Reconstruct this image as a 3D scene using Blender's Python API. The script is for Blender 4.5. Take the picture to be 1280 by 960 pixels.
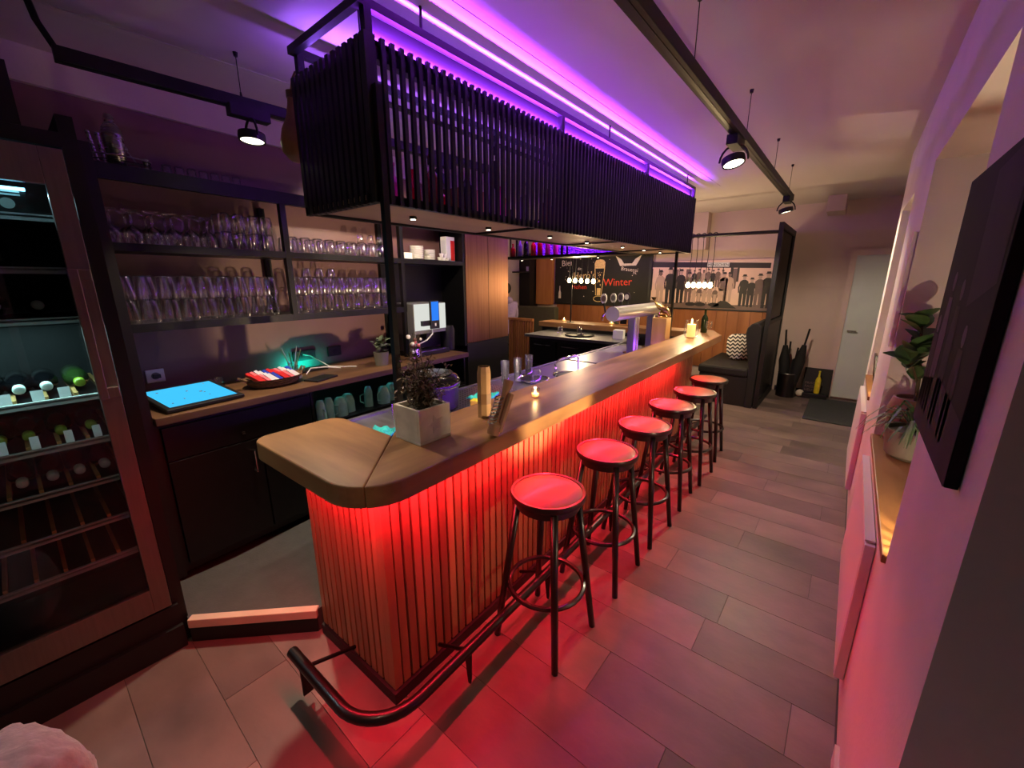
import bpy, math, random
from mathutils import Vector, Matrix, Euler
random.seed(7)
PI = math.pi
for o in list(bpy.data.objects): bpy.data.objects.remove(o)
scn = bpy.context.scene
C = scn.collection

# ------------------------------------------------------------------ camera
CAM_H = 1.72
YAW, PITCH, ROLL = 0.685337, 0.246046, -0.001386
def cam_matrix():
    cy, sy = math.cos(YAW), math.sin(YAW); cp, sp = math.cos(PITCH), math.sin(PITCH)
    f = Vector((-sy, cy, 0)); r = Vector((cy, sy, 0)); u = Vector((0, 0, 1))
    f2 = f*cp-u*sp; u2 = u*cp+f*sp
    cr, sr = math.cos(ROLL), math.sin(ROLL)
    r3 = r*cr+u2*sr; u3 = u2*cr-r*sr
    m = Matrix((r3, u3, -f2)).transposed().to_4x4()
    m.translation = Vector((0, 0, CAM_H)); return m
cd = bpy.data.cameras.new('camera'); cam = bpy.data.objects.new('camera', cd); C.objects.link(cam)
cd.sensor_fit = 'HORIZONTAL'; cd.sensor_width = 36.0; cd.lens = 36.0*512.225/1280.0
cd.clip_start = 0.02; cd.clip_end = 60
cam.matrix_world = cam_matrix(); scn.camera = cam

# ------------------------------------------------------------------ world, exposure
w = bpy.data.worlds.new('world'); scn.world = w; w.use_nodes = True
w.node_tree.nodes['Background'].inputs[0].default_value = (0.9, 0.75, 0.72, 1)
w.node_tree.nodes['Background'].inputs[1].default_value = 0.045
vs = scn.view_settings
vs.view_transform = 'Standard'; vs.look = 'None'; vs.gamma = 1.0; vs.use_curve_mapping = False
vs.exposure = 0.0
scn.cycles.transparent_max_bounces = 48

# light strengths (the lamps are built with their fittings further down)
P_RED = 14.0        # red strip under the counter, W per metre
P_PURPLE = 135.0     # purple strips on top of the canopy, W per metre
P_SPOT_LEFT = 110.0
P_SPOT_AISLE = 14.0
P_SPOT_FAR = 125.0
P_SPOT_REAR = 16.0
P_DOWN = 26.0
P_PENDANT = 22.0
P_FRIDGE = 14.0
P_LANTERN = 38.0
P_BEAM = 330.0

# ------------------------------------------------------------------ frames
AL = math.radians(4.5)                     # back-bar wall runs 4.5 degrees off the room axis
def LW(wd, u, z): return Vector((wd*math.cos(AL)-u*math.sin(AL), wd*math.sin(AL)+u*math.cos(AL), z))
AB = math.radians(1.25); PB = (-1.07, 0.66)  # the bar runs 1.25 degrees off
def BW(x, y, z):
    dx, dy = x-PB[0], y-PB[1]
    return Vector((PB[0]+dx*math.cos(AB)-dy*math.sin(AB), PB[1]+dx*math.sin(AB)+dy*math.cos(AB), z))

# ------------------------------------------------------------------ materials
def lin(c):
    return tuple((v/12.92 if v <= 0.04045 else ((v+0.055)/1.055)**2.4) for v in c)
MATS = {}
def mat(name, col, rough=0.5, metal=0.0, var=0.0, scale=8.0, bump=0.0, stretch=(1, 1, 1), emit=None, estr=0.0, spec=0.5, col2=None, lo=0.35, hi=0.65, bscale=None, detail=5.0, coat=0.0, rvar=0.0, sheen=0.0):
    m = bpy.data.materials.new(name); m.use_nodes = True
    nt = m.node_tree; b = nt.nodes['Principled BSDF']
    c = lin(col); b.inputs['Base Color'].default_value = (*c, 1)
    b.inputs['Roughness'].default_value = rough; b.inputs['Metallic'].default_value = metal
    b.inputs['Specular IOR Level'].default_value = spec
    if coat: b.inputs['Coat Weight'].default_value = coat; b.inputs['Coat Roughness'].default_value = 0.15
    if sheen: b.inputs['Sheen Weight'].default_value = sheen
    if emit:
        b.inputs['Emission Color'].default_value = (*lin(emit), 1); b.inputs['Emission Strength'].default_value = estr
    if var or bump or col2 or rvar:
        tc = nt.nodes.new('ShaderNodeTexCoord'); mp = nt.nodes.new('ShaderNodeMapping')
        oi = nt.nodes.new('ShaderNodeObjectInfo'); ad = nt.nodes.new('ShaderNodeVectorMath'); ad.operation = 'ADD'
        nt.links.new(tc.outputs['Object'], mp.inputs[0]); mp.inputs['Scale'].default_value = stretch
        ml = nt.nodes.new('ShaderNodeMath'); ml.operation = 'MULTIPLY'; ml.inputs[1].default_value = 17.0
        nt.links.new(oi.outputs['Random'], ml.inputs[0])
        nt.links.new(mp.outputs[0], ad.inputs[0]); nt.links.new(ml.outputs[0], ad.inputs[1])
        n = nt.nodes.new('ShaderNodeTexNoise'); n.inputs['Scale'].default_value = scale; n.inputs['Detail'].default_value = detail
        nt.links.new(ad.outputs[0], n.inputs['Vector'])
        r = nt.nodes.new('ShaderNodeValToRGB'); r.color_ramp.elements[0].position = lo; r.color_ramp.elements[1].position = hi
        c2 = lin(col2) if col2 else tuple(v*(1-var) for v in c)
        c1 = c if col2 else tuple(min(1, v*(1+var)) for v in c)
        r.color_ramp.elements[0].color = (*c2, 1); r.color_ramp.elements[1].color = (*c1, 1)
        nt.links.new(n.outputs['Fac'], r.inputs[0]); nt.links.new(r.outputs[0], b.inputs['Base Color'])
        if rvar:
            mr = nt.nodes.new('ShaderNodeMapRange'); mr.inputs[3].default_value = rough-rvar; mr.inputs[4].default_value = rough+rvar
            nt.links.new(n.outputs['Fac'], mr.inputs[0]); nt.links.new(mr.outputs[0], b.inputs['Roughness'])
        if bump:
            bn = nt.nodes.new('ShaderNodeBump'); bn.inputs['Strength'].default_value = bump; bn.inputs['Distance'].default_value = 0.01
            if bscale:
                n2 = nt.nodes.new('ShaderNodeTexNoise'); n2.inputs['Scale'].default_value = bscale; n2.inputs['Detail'].default_value = 3
                nt.links.new(ad.outputs[0], n2.inputs['Vector']); nt.links.new(n2.outputs['Fac'], bn.inputs['Height'])
            else: nt.links.new(n.outputs['Fac'], bn.inputs['Height'])
            nt.links.new(bn.outputs[0], b.inputs['Normal'])
    MATS[name] = m; return m
def tone_per_object(m, amount=0.35, hue=None):
    """multiply the base colour by a per-piece random tone"""
    nt = m.node_tree; b = nt.nodes['Principled BSDF']; oi = nt.nodes.new('ShaderNodeObjectInfo')
    mr = nt.nodes.new('ShaderNodeMapRange'); mr.inputs[3].default_value = 1-amount; mr.inputs[4].default_value = 1+amount
    nt.links.new(oi.outputs['Random'], mr.inputs[0])
    mx = nt.nodes.new('ShaderNodeVectorMath'); mx.operation = 'SCALE'
    l = b.inputs['Base Color'].links
    if l: nt.links.new(l[0].from_socket, mx.inputs[0])
    else: mx.inputs[0].default_value = b.inputs['Base Color'].default_value[:3]
    nt.links.new(mr.outputs[0], mx.inputs['Scale']); nt.links.new(mx.outputs[0], b.inputs['Base Color'])
    return m
def glass(name, tint=(1, 1, 1), refl=1.0, rough=0.04, base=0.06, fres=.6):
    m = bpy.data.materials.new(name); m.use_nodes = True; nt = m.node_tree; nt.nodes.clear()
    out = nt.nodes.new('ShaderNodeOutputMaterial'); mix = nt.nodes.new('ShaderNodeMixShader')
    t = nt.nodes.new('ShaderNodeBsdfTransparent'); t.inputs[0].default_value = (*tint, 1)
    g = nt.nodes.new('ShaderNodeBsdfGlossy'); g.inputs['Roughness'].default_value = rough; g.inputs[0].default_value = (refl, refl, refl, 1)
    f = nt.nodes.new('ShaderNodeFresnel'); f.inputs[0].default_value = 1.5
    a = nt.nodes.new('ShaderNodeMath'); a.operation = 'ADD'; a.inputs[1].default_value = base; a.use_clamp = True
    fm = nt.nodes.new('ShaderNodeMath'); fm.operation = 'MULTIPLY'; fm.inputs[1].default_value = fres
    nt.links.new(f.outputs[0], fm.inputs[0]); nt.links.new(fm.outputs[0], a.inputs[0]); nt.links.new(a.outputs[0], mix.inputs[0])
    nt.links.new(t.outputs[0], mix.inputs[1]); nt.links.new(g.outputs[0], mix.inputs[2]); nt.links.new(mix.outputs[0], out.inputs[0])
    MATS[name] = m; return m
def emitm(name, col, s):
    m = bpy.data.materials.new(name); m.use_nodes = True; nt = m.node_tree; nt.nodes.clear()
    out = nt.nodes.new('ShaderNodeOutputMaterial'); e = nt.nodes.new('ShaderNodeEmission')
    e.inputs[0].default_value = (*col, 1); e.inputs[1].default_value = s
    nt.links.new(e.outputs[0], out.inputs[0]); MATS[name] = m; return m

mat('plaster', (.80, .76, .74), .85, var=.04, scale=3, bump=.12, bscale=60)
mat('ceiling_paint', (.78, .74, .73), .9, var=.05, scale=1.2, bump=.15, bscale=25, stretch=(1, .4, 1))
mat('wall_warm', (.78, .70, .66), .85, var=.04, scale=2, bump=.08, bscale=50)
mat('mauve_paint', (.46, .33, .33), .55, var=.10, scale=2.2, bump=.05, bscale=40)
mat('black_matte', (.045, .043, .045), .55, var=.2, scale=20)
mat('black_panel', (.03, .03, .032), .45, var=.2, scale=10)
mat('black_steel', (.05, .05, .052), .42, metal=.3, var=.2, scale=15)
mat('steel', (.62, .61, .60), .28, metal=1, var=.08, scale=6, stretch=(1, 1, 14), rvar=.08)
mat('fridge_steel', (.55, .50, .47), .42, metal=1, var=.06, scale=6, stretch=(1, 14, 1), rvar=.05)
mat('tap_steel', (.74, .73, .72), .38, metal=.85, var=.05, scale=5)
mat('shelf_front', (.66, .68, .65), .45, var=.06, scale=8)
mat('cap_pale', (.78, .82, .74), .35, var=.04, scale=6)
mat('chrome', (.85, .85, .85), .12, metal=1)
mat('worktop_steel', (.60, .60, .62), .42, metal=1, var=.10, scale=5, stretch=(1, 6, 1), rvar=.1)
mat('copper', (.62, .44, .34), .36, metal=1, var=.14, scale=5, stretch=(1, 9, .35), rvar=.06)
tone = mat('plank_vinyl', (.50, .43, .40), .46, col2=(.36, .31, .29), scale=2.4, lo=.3, hi=.72, bump=.06, bscale=30, stretch=(1, 1.6, 1), rvar=.08)
tone_per_object(tone, .28)
mat('floor_joint', (.30, .27, .25), .8, var=.1, scale=10)
mat('platform_rubber', (.27, .28, .27), .7, var=.08, scale=14, bump=.2, bscale=90)
mat('threshold', (.82, .76, .66), .5, var=.06, scale=9)
mat('oak_top', (.66, .49, .32), .36, col2=(.38, .25, .14), scale=5.0, lo=.32, hi=.66, bump=.08, stretch=(1.5, .22, 1), rvar=.08, detail=7)
mat('oak_top_end', (.64, .47, .31), .36, col2=(.37, .24, .14), scale=5.0, lo=.32, hi=.66, bump=.08, stretch=(.22, 1.5, 1), rvar=.08, detail=7)
mat('back_wood', (.46, .33, .22), .45, col2=(.30, .21, .14), scale=5, stretch=(1, .2, 1), bump=.08, rvar=.06)
tone_per_object(mat('slat_wood', (.66, .48, .33), .5, col2=(.52, .36, .24), scale=9, stretch=(1, 1, .12), bump=.08), .12)
mat('slat_black', (.05, .047, .05), .5, var=.25, scale=12, stretch=(1, 1, .15))
mat('plywood', (.66, .57, .40), .55, var=.08, scale=6, stretch=(1, .2, 1))
mat('dark_wood', (.055, .04, .036), .35, var=.2, scale=14, stretch=(1, 1, .15), coat=.3)
mat('seat_wood', (.66, .45, .30), .42, col2=(.60, .40, .26), scale=7, stretch=(1, .25, 1), coat=.15)
mat('pine', (.74, .50, .28), .5, col2=(.62, .38, .19), scale=5, stretch=(1, 1, .15), bump=.05)
tone_per_object(mat('wainscot', (.64, .41, .25), .45, col2=(.53, .32, .18), scale=5, stretch=(1, 1, .12), bump=.05), .1)
mat('light_wood', (.76, .60, .36), .45, col2=(.64, .48, .27), scale=7, stretch=(1, 1, .2))
mat('sill_wood', (.60, .41, .22), .45, col2=(.45, .29, .15), scale=6, stretch=(1, .2, 1), bump=.06)
mat('olive_fabric', (.30, .29, .22), .85, var=.08, scale=40, bump=.15)
mat('dark_fabric', (.10, .085, .085), .8, var=.1, scale=40, bump=.15)
mat('fluffy', (.48, .45, .49), .95, var=.10, scale=30, bump=.5, sheen=.6)
mat('concrete', (.86, .82, .75), .7, col2=(.74, .70, .64), scale=9, bump=.15, bscale=50)
mat('soil', (.12, .09, .07), .95, var=.3, scale=60, bump=.6)
mat('dry_leaf', (.40, .33, .25), .8, var=.35, scale=30)
mat('green_leaf', (.22, .32, .18), .5, var=.25, scale=14)
mat('green_dark', (.14, .21, .13), .5, var=.25, scale=14)
mat('grey_leaf', (.38, .43, .33), .55, var=.25, scale=14)
mat('stem', (.25, .20, .13), .8, var=.2, scale=20)
mat('terracotta', (.50, .36, .30), .75, var=.12, scale=12, bump=.1)
mat('grey_pot', (.42, .40, .36), .6, var=.08, scale=8)
mat('kraft', (.58, .44, .30), .75, col2=(.50, .37, .24), scale=12, stretch=(1, 1, .3))
mat('raw_wood', (.72, .55, .42), .6, col2=(.62, .46, .34), scale=10, stretch=(1, 1, .2))
mat('gold', (.75, .62, .40), .25, metal=1, var=.1, scale=8)
mat('tan_leather', (.58, .43, .26), .45, var=.15, scale=10, bump=.1)
mat('white_china', (.88, .87, .84), .25)
mat('white_plastic', (.85, .85, .84), .4)
mat('grey_plastic', (.42, .42, .42), .45)
mat('red_print', (.78, .16, .12), .5)
mat('yellow', (.85, .78, .15), .6, var=.1, scale=30)
mat('teal_cloth', (.15, .68, .70), .9, var=.15, scale=20, bump=.3)
mat('white_wax', (.93, .86, .72), .6, emit=(1, .72, .35), estr=1.2)
mat('radiator', (.82, .78, .77), .45)
mat('door_paint', (.76, .80, .78), .5, var=.03, scale=3)
mat('dark_mat', (.20, .22, .20), .95, var=.2, scale=60, bump=.5)
mat('chalkboard', (.085, .078, .065), .7, var=.18, scale=4)
mat('chalk_white', (.86, .82, .74), .9, var=.1, scale=60)
mat('chalk_cream', (.90, .78, .52), .9, var=.15, scale=60)
mat('chalk_red', (.92, .30, .20), .9, var=.1, scale=60)
mat('print_paper', (.92, .80, .73), .55, var=.08, scale=3)
mat('print_mid', (.44, .36, .34), .55, var=.1, scale=6)
mat('print_light', (.76, .65, .60), .55, var=.08, scale=6)
mat('print_dark', (.13, .11, .12), .55, var=.2, scale=6)
mat('photo_dark', (.10, .075, .095), .85, spec=.12, var=.3, scale=3)
mat('photo_mid', (.20, .16, .19), .85, spec=.12, var=.2, scale=4)
mat('photo_light', (.34, .28, .33), .85, spec=.12, var=.15, scale=4)
mat('lilac_cloth', (.60, .54, .66), .9, var=.08, scale=25, bump=.2)
mat('denim', (.12, .13, .18), .9, var=.1, scale=40)
mat('skin', (.78, .58, .48), .5)
mat('hair', (.10, .07, .05), .6, var=.2, scale=30)
mat('wicker', (.42, .31, .20), .8, var=.3, scale=40, bump=.4)
mat('packet_red', (.75, .14, .16), .35); mat('packet_blue', (.14, .25, .70), .35); mat('packet_white', (.80, .80, .82), .35); mat('packet_pink', (.85, .45, .48), .35)
mat('bottle_green', (.10, .16, .06), .12); mat('bottle_black', (.02, .02, .025), .12); mat('foil_pale', (.70, .74, .70), .35); mat('foil_green', (.45, .55, .12), .35)
mat('tag_white', (.86, .88, .86), .6)
mat('bottle_red', (.75, .05, .08), .2); mat('bottle_amber', (.45, .20, .06), .15); mat('bottle_pink', (.85, .25, .55), .2); mat('bottle_clear', (.55, .52, .60), .12)
mat('umbrella_cloth', (.04, .04, .045), .8); mat('umbrella_red', (.22, .06, .06), .8)
mat('door_glass_dark', (.02, .022, .03), .12)
glass('glass_clear', (.95, .95, .96), 1.0, .10, .07)
glass('glass_pane', (.82, .86, .88), .8, .02, .0)
glass('glass_jar', (.98, .97, .95), 1.0, .05, .05, .45)
glass('glass_dark', (.03, .03, .035), .5, .08, .0)
emitm('led_red', (1.0, .045, .03), 16.0)
emitm('led_purple', (.30, .015, 1.0), 22.0)
emitm('led_blue', (.12, .03, 1.0), 3.0)
emitm('led_cold', (.25, .75, 1.0), 6.0)
emitm('lamp_face', (1.0, .95, .68), 9.0)
emitm('bulb_glow', (1.0, .74, .33), 26.0)
emitm('flame', (1.0, .62, .22), 30.0)
emitm('screen_cyan', (.055, .56, 1.0), 1.05)
emitm('screen_blue', (.03, .22, .95), 1.0)
emitm('panel_white', (.95, .97, .90), .75)
emitm('teal_led', (.0, .75, .50), 2.2)
emitm('down_led', (1.0, .9, .65), 8.0)
# tinsel: glittering purple-lit foil
def tinsel():
    m = mat('tinsel', (.55, .42, .75), .3, metal=.6)
    nt = m.node_tree; b = nt.nodes['Principled BSDF']
    tc = nt.nodes.new('ShaderNodeTexCoord'); v = nt.nodes.new('ShaderNodeTexVoronoi'); v.inputs['Scale'].default_value = 45
    nt.links.new(tc.outputs['Object'], v.inputs['Vector'])
    bn = nt.nodes.new('ShaderNodeBump'); bn.inputs['Strength'].default_value = 1; bn.inputs['Distance'].default_value = .03
    nt.links.new(v.outputs['Distance'], bn.inputs['Height']); nt.links.new(bn.outputs[0], b.inputs['Normal'])
tinsel()
# perforated steel (rows of small round holes)
def perforated():
    m = mat('perforated', (.64, .64, .68), .3, metal=1)
    nt = m.node_tree; b = nt.nodes['Principled BSDF']
    tc = nt.nodes.new('ShaderNodeTexCoord'); sc = nt.nodes.new('ShaderNodeVectorMath'); sc.operation = 'SCALE'; sc.inputs['Scale'].default_value = 42
    fr = nt.nodes.new('ShaderNodeVectorMath'); fr.operation = 'FRACTION'; sb = nt.nodes.new('ShaderNodeVectorMath'); sb.operation = 'SUBTRACT'; sb.inputs[1].default_value = (.5, .5, 0)
    mu = nt.nodes.new('ShaderNodeVectorMath'); mu.operation = 'MULTIPLY'; mu.inputs[1].default_value = (1, 1, 0)
    ln = nt.nodes.new('ShaderNodeVectorMath'); ln.operation = 'LENGTH'; lt = nt.nodes.new('ShaderNodeMath'); lt.operation = 'LESS_THAN'; lt.inputs[1].default_value = .30
    mx = nt.nodes.new('ShaderNodeMix'); mx.data_type = 'RGBA'; mx.inputs[6].default_value = (.55, .52, .62, 1); mx.inputs[7].default_value = (.015, .012, .02, 1)
    nt.links.new(tc.outputs['Object'], sc.inputs[0]); nt.links.new(sc.outputs[0], fr.inputs[0]); nt.links.new(fr.outputs[0], sb.inputs[0]); nt.links.new(sb.outputs[0], mu.inputs[0])
    nt.links.new(mu.outputs[0], ln.inputs[0]); nt.links.new(ln.outputs['Value'], lt.inputs[0]); nt.links.new(lt.outputs[0], mx.inputs[0]); nt.links.new(mx.outputs[2], b.inputs['Base Color'])
perforated()
def chevron():
    m = mat('chevron', (.8, .8, .8), .9); nt = m.node_tree; b = nt.nodes['Principled BSDF']
    tc = nt.nodes.new('ShaderNodeTexCoord'); sp = nt.nodes.new('ShaderNodeSeparateXYZ'); nt.links.new(tc.outputs['Object'], sp.inputs[0])
    pp = nt.nodes.new('ShaderNodeMath'); pp.operation = 'PINGPONG'; pp.inputs[1].default_value = .032; nt.links.new(sp.outputs['X'], pp.inputs[0])
    ad = nt.nodes.new('ShaderNodeMath'); ad.operation = 'ADD'; nt.links.new(pp.outputs[0], ad.inputs[0]); nt.links.new(sp.outputs['Z'], ad.inputs[1])
    md = nt.nodes.new('ShaderNodeMath'); md.operation = 'FLOORED_MODULO'; md.inputs[1].default_value = .055; nt.links.new(ad.outputs[0], md.inputs[0])
    lt = nt.nodes.new('ShaderNodeMath'); lt.operation = 'LESS_THAN'; lt.inputs[1].default_value = .028; nt.links.new(md.outputs[0], lt.inputs[0])
    mx = nt.nodes.new('ShaderNodeMix'); mx.data_type = 'RGBA'; mx.inputs[6].default_value = (.62, .58, .52, 1); mx.inputs[7].default_value = (.02, .018, .018, 1)
    nt.links.new(lt.outputs[0], mx.inputs[0]); nt.links.new(mx.outputs[2], b.inputs['Base Color'])
chevron()

ORD = ['first', 'second', 'third', 'fourth', 'fifth', 'sixth', 'seventh', 'eighth', 'ninth', 'tenth', 'eleventh', 'twelfth', 'thirteenth', 'fourteenth', 'fifteenth', 'sixteenth']
# ------------------------------------------------------------------ mesh helpers
class G:
    def __init__(s): s.v = []; s.f = []
    def add(s, v, f):
        n = len(s.v); s.v += [tuple(p) for p in v]; s.f += [tuple(i+n for i in q) for q in f]; return s
    def box(s, x0, x1, y0, y1, z0, z1):
        return s.add([(x0, y0, z0), (x1, y0, z0), (x1, y1, z0), (x0, y1, z0), (x0, y0, z1), (x1, y0, z1), (x1, y1, z1), (x0, y1, z1)],
                     [(0, 3, 2, 1), (4, 5, 6, 7), (0, 1, 5, 4), (1, 2, 6, 5), (2, 3, 7, 6), (3, 0, 4, 7)])
    def prism(s, poly, z0, z1):
        a = sum(poly[i][0]*poly[(i+1) % len(poly)][1]-poly[(i+1) % len(poly)][0]*poly[i][1] for i in range(len(poly)))
        if a < 0: poly = poly[::-1]
        n = len(poly)
        v = [(x, y, z0) for x, y in poly]+[(x, y, z1) for x, y in poly]
        f = [tuple(range(n))[::-1], tuple(range(n, 2*n))]+[(i, (i+1) % n, n+(i+1) % n, n+i) for i in range(n)]
        return s.add(v, f)
    def prism_y(s, poly, y0, y1):   # polygon in x,z extruded along y
        n = len(poly); v = [(x, y0, z) for x, z in poly]+[(x, y1, z) for x, z in poly]
        f = [tuple(range(n)), tuple(range(n, 2*n))[::-1]]+[(i, n+i, n+(i+1) % n, (i+1) % n) for i in range(n)]
        return s.add(v, f)
    def cyl(s, p0, p1, r0, r1=None, n=12, cap=True):
        r1 = r0 if r1 is None else r1
        p0, p1 = Vector(p0), Vector(p1); d = (p1-p0).normalized()
        a = d.orthogonal().normalized(); b = d.cross(a)
        v = []
        for p, r in ((p0, r0), (p1, r1)):
            for i in range(n):
                t = 2*PI*i/n; v.append(p+a*math.cos(t)*r+b*math.sin(t)*r)
        f = [(i, (i+1) % n, n+(i+1) % n, n+i) for i in range(n)]
        if cap: f += [tuple(range(n))[::-1], tuple(range(n, 2*n))]
        return s.add(v, f)
    def lathe(s, prof, n=16, o=(0, 0, 0)):
        v = []; f = []; m = len(prof)
        for r, z in prof:
            for i in range(n):
                t = 2*PI*i/n; v.append((o[0]+r*math.cos(t), o[1]+r*math.sin(t), o[2]+z))
        for k in range(m-1):
            for i in range(n): f.append((k*n+i, k*n+(i+1) % n, (k+1)*n+(i+1) % n, (k+1)*n+i))
        if prof[0][0] > 1e-5: f.append(tuple(range(n))[::-1])
        if prof[-1][0] > 1e-5: f.append(tuple(range((m-1)*n, m*n)))
        return s.add(v, f)
    def lathe_open(s, prof, n=16, o=(0, 0, 0)):
        v = []; f = []; m = len(prof)
        for r, z in prof:
            for i in range(n):
                t = 2*PI*i/n; v.append((o[0]+r*math.cos(t), o[1]+r*math.sin(t), o[2]+z))
        for k in range(m-1):
            for i in range(n): f.append((k*n+i, k*n+(i+1) % n, (k+1)*n+(i+1) % n, (k+1)*n+i))
        return s.add(v, f)
    def tube(s, pts, r, n=8, closed=False):
        pts = [Vector(p) for p in pts]; m = len(pts); v = []; f = []; prev = None
        for i, p in enumerate(pts):
            a = pts[(i-1) % m] if (closed or i > 0) else p; b = pts[(i+1) % m] if (closed or i < m-1) else p
            d = (b-a).normalized()
            if prev is None: u = d.orthogonal().normalized()
            else:
                u = prev-d*prev.dot(d); u = u.normalized() if u.length > 1e-6 else d.orthogonal().normalized()
            prev = u; q = d.cross(u); rr = r[i] if isinstance(r, (list, tuple)) else r
            for k in range(n):
                t = 2*PI*k/n; v.append(p+u*math.cos(t)*rr+q*math.sin(t)*rr)
        for i in range(m if closed else m-1):
            j = (i+1) % m
            for k in range(n): f.append((i*n+k, i*n+(k+1) % n, j*n+(k+1) % n, j*n+k))
        if not closed: f += [tuple(range(n))[::-1], tuple(range((m-1)*n, m*n))]
        return s.add(v, f)
    def ball(s, c, rx, ry=None, rz=None, n=12, m=8):
        ry = ry or rx; rz = rz or rx; v = [(c[0], c[1], c[2]-rz)]; f = []
        for k in range(1, m):
            ph = -PI/2+PI*k/m
            for i in range(n):
                t = 2*PI*i/n; v.append((c[0]+rx*math.cos(ph)*math.cos(t), c[1]+ry*math.cos(ph)*math.sin(t), c[2]+rz*math.sin(ph)))
        v.append((c[0], c[1], c[2]+rz)); L = len(v)-1
        for i in range(n): f.append((0, 1+(i+1) % n, 1+i)); f.append((L, L-n+i, L-n+(i+1) % n))
        for k in range(m-2):
            for i in range(n): a = 1+k*n; f.append((a+i, a+(i+1) % n, a+n+(i+1) % n, a+n+i))
        return s.add(v, f)
    def quad(s, *p): return s.add(p, [tuple(range(len(p)))])
    def xf(s, M):
        s.v = [tuple(M @ Vector(p)) for p in s.v]; return s
    def mesh(s, name, smooth=False):
        me = bpy.data.meshes.new(name); me.from_pydata(s.v, [], s.f)
        if smooth:
            for p in me.polygons: p.use_smooth = True
        me.update(); return me
def obj(name, g, m, parent=None, smooth=False, loc=(0, 0, 0), rot=(0, 0, 0), bevel=0, label=None):
    me = g if isinstance(g, bpy.types.Mesh) else g.mesh(name, smooth)
    o = bpy.data.objects.new(name, me); C.objects.link(o)
    if m and not me.materials: me.materials.append(MATS[m] if isinstance(m, str) else m)
    o.parent = parent; o.location = loc; o.rotation_euler = rot
    if smooth and isinstance(g, G):
        try: me.set_sharp_from_angle(angle=math.radians(40))
        except Exception: pass
    if bevel:
        b = o.modifiers.new('bevel', 'BEVEL'); b.width = bevel; b.segments = 2; b.limit_method = 'ANGLE'
    if label: o['label'] = label
    return o
def tag(o, label, cat, group=None, kind=None):
    if label: o['label'] = label
    if cat: o['category'] = cat
    if group: o['group'] = group
    if kind: o['kind'] = kind
    return o
def thing(name, label, cat, loc=(0, 0, 0), rz=0, group=None):
    o = bpy.data.objects.new(name, None); C.objects.link(o); o.empty_display_size = .05
    o.location = loc; o.rotation_euler = (0, 0, rz); return tag(o, label, cat, group)
def struct(name, g, m, parent=None, **k):
    o = obj(name, g, m, parent, **k)
    if parent is None: o['kind'] = 'structure'
    return o
def dup(root, loc, rz=None, label=None):
    r = root.copy(); C.objects.link(r); r.location = loc
    if rz is not None: r.rotation_euler = (0, 0, rz)
    if label: r['label'] = label
    for ch in list(root.children):
        c = ch.copy(); C.objects.link(c); c.parent = r
        for gch in list(ch.children):
            d = gch.copy(); C.objects.link(d); d.parent = c
    return r
def lamp(name, typ, parent, loc, power, col, **k):
    l = bpy.data.lights.new(name, typ); l.energy = power; l.color = col
    for a, b in k.items():
        if a not in ('aim', 'rot'): setattr(l, a, b)
    o = bpy.data.objects.new(name, l); C.objects.link(o); o.parent = parent; o.location = loc
    if 'aim' in k: o.rotation_euler = (Vector(k['aim'])).to_track_quat('-Z', 'Y').to_euler()
    if 'rot' in k: o.rotation_euler = k['rot']
    return o
def text_mesh(s, size):
    cu = bpy.data.curves.new('t', 'FONT'); cu.body = s; cu.size = size; cu.extrude = .0008; cu.resolution_u = 2
    o = bpy.data.objects.new('t', cu); C.objects.link(o)
    bpy.context.view_layer.update()
    dg = bpy.context.evaluated_depsgraph_get(); me = bpy.data.meshes.new_from_object(o.evaluated_get(dg))
    bpy.data.objects.remove(o); bpy.data.curves.remove(cu); return me

# ================================================================== SETTING
CEIL = 2.80; BACKY = 7.70; RX = 0.21
# floor with separate planks (rows run across the aisle)
floor = struct('floor', G().box(-6.2, 1.2, -2.2, BACKY, -.06, -.004), 'floor_joint')
W = .25; row = 0; y = .28-W*8
plank_meshes = {}
def plank(x0, x1, y0, y1):
    ln = round(x1-x0, 3)
    if ln < .03: return
    if ln not in plank_meshes:
        plank_meshes[ln] = G().box(0, ln-.0022, 0, W-.0022, -.006, 0).mesh('plank')
    obj('plank', plank_meshes[ln], 'plank_vinyl', floor, loc=(x0, y0, 0))
while y < BACKY-.05:
    off = {0: -1.80, 1: -1.10, 2: -.345, 3: -1.45}[row % 4]
    if abs(y-.28) < .01: off = -1.80
    if abs(y-1.78) < .01: off = -.345
    xs = [off+1.16*k for k in range(-5, 4)]
    xmin = -2.75 if y < .8 else -1.42
    if y > 5.9: xmin = -3.6
    xmax = .205 if y < 5.3 else 1.0
    for a, b in zip(xs[:-1], xs[1:]):
        a, b = max(a, xmin), min(b, xmax)
        if b-a > .02: plank(a, b, y, y+W)
    y += W; row += 1
struct('ceiling', G().box(-6.2, 1.3, -2.2, BACKY+.1, CEIL, CEIL+.08), 'ceiling_paint')
# slim mouldings on the ceiling
def cable_duct(p0, p1, wd, name):
    d = (Vector(p1)-Vector(p0)); ang = math.atan2(-d.x, d.y)
    return struct(name, G().box(-wd/2, wd/2, 0, d.length, -.003, 0), 'ceiling_paint', loc=p0, rot=(0, 0, ang))
cable_duct((-1.43, .2, CEIL), (-1.43, 5.6, CEIL), .035, 'trim_1')
cable_duct((-2.72, .1, CEIL), (-2.50, 4.5, CEIL), .04, 'trim_2')
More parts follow.
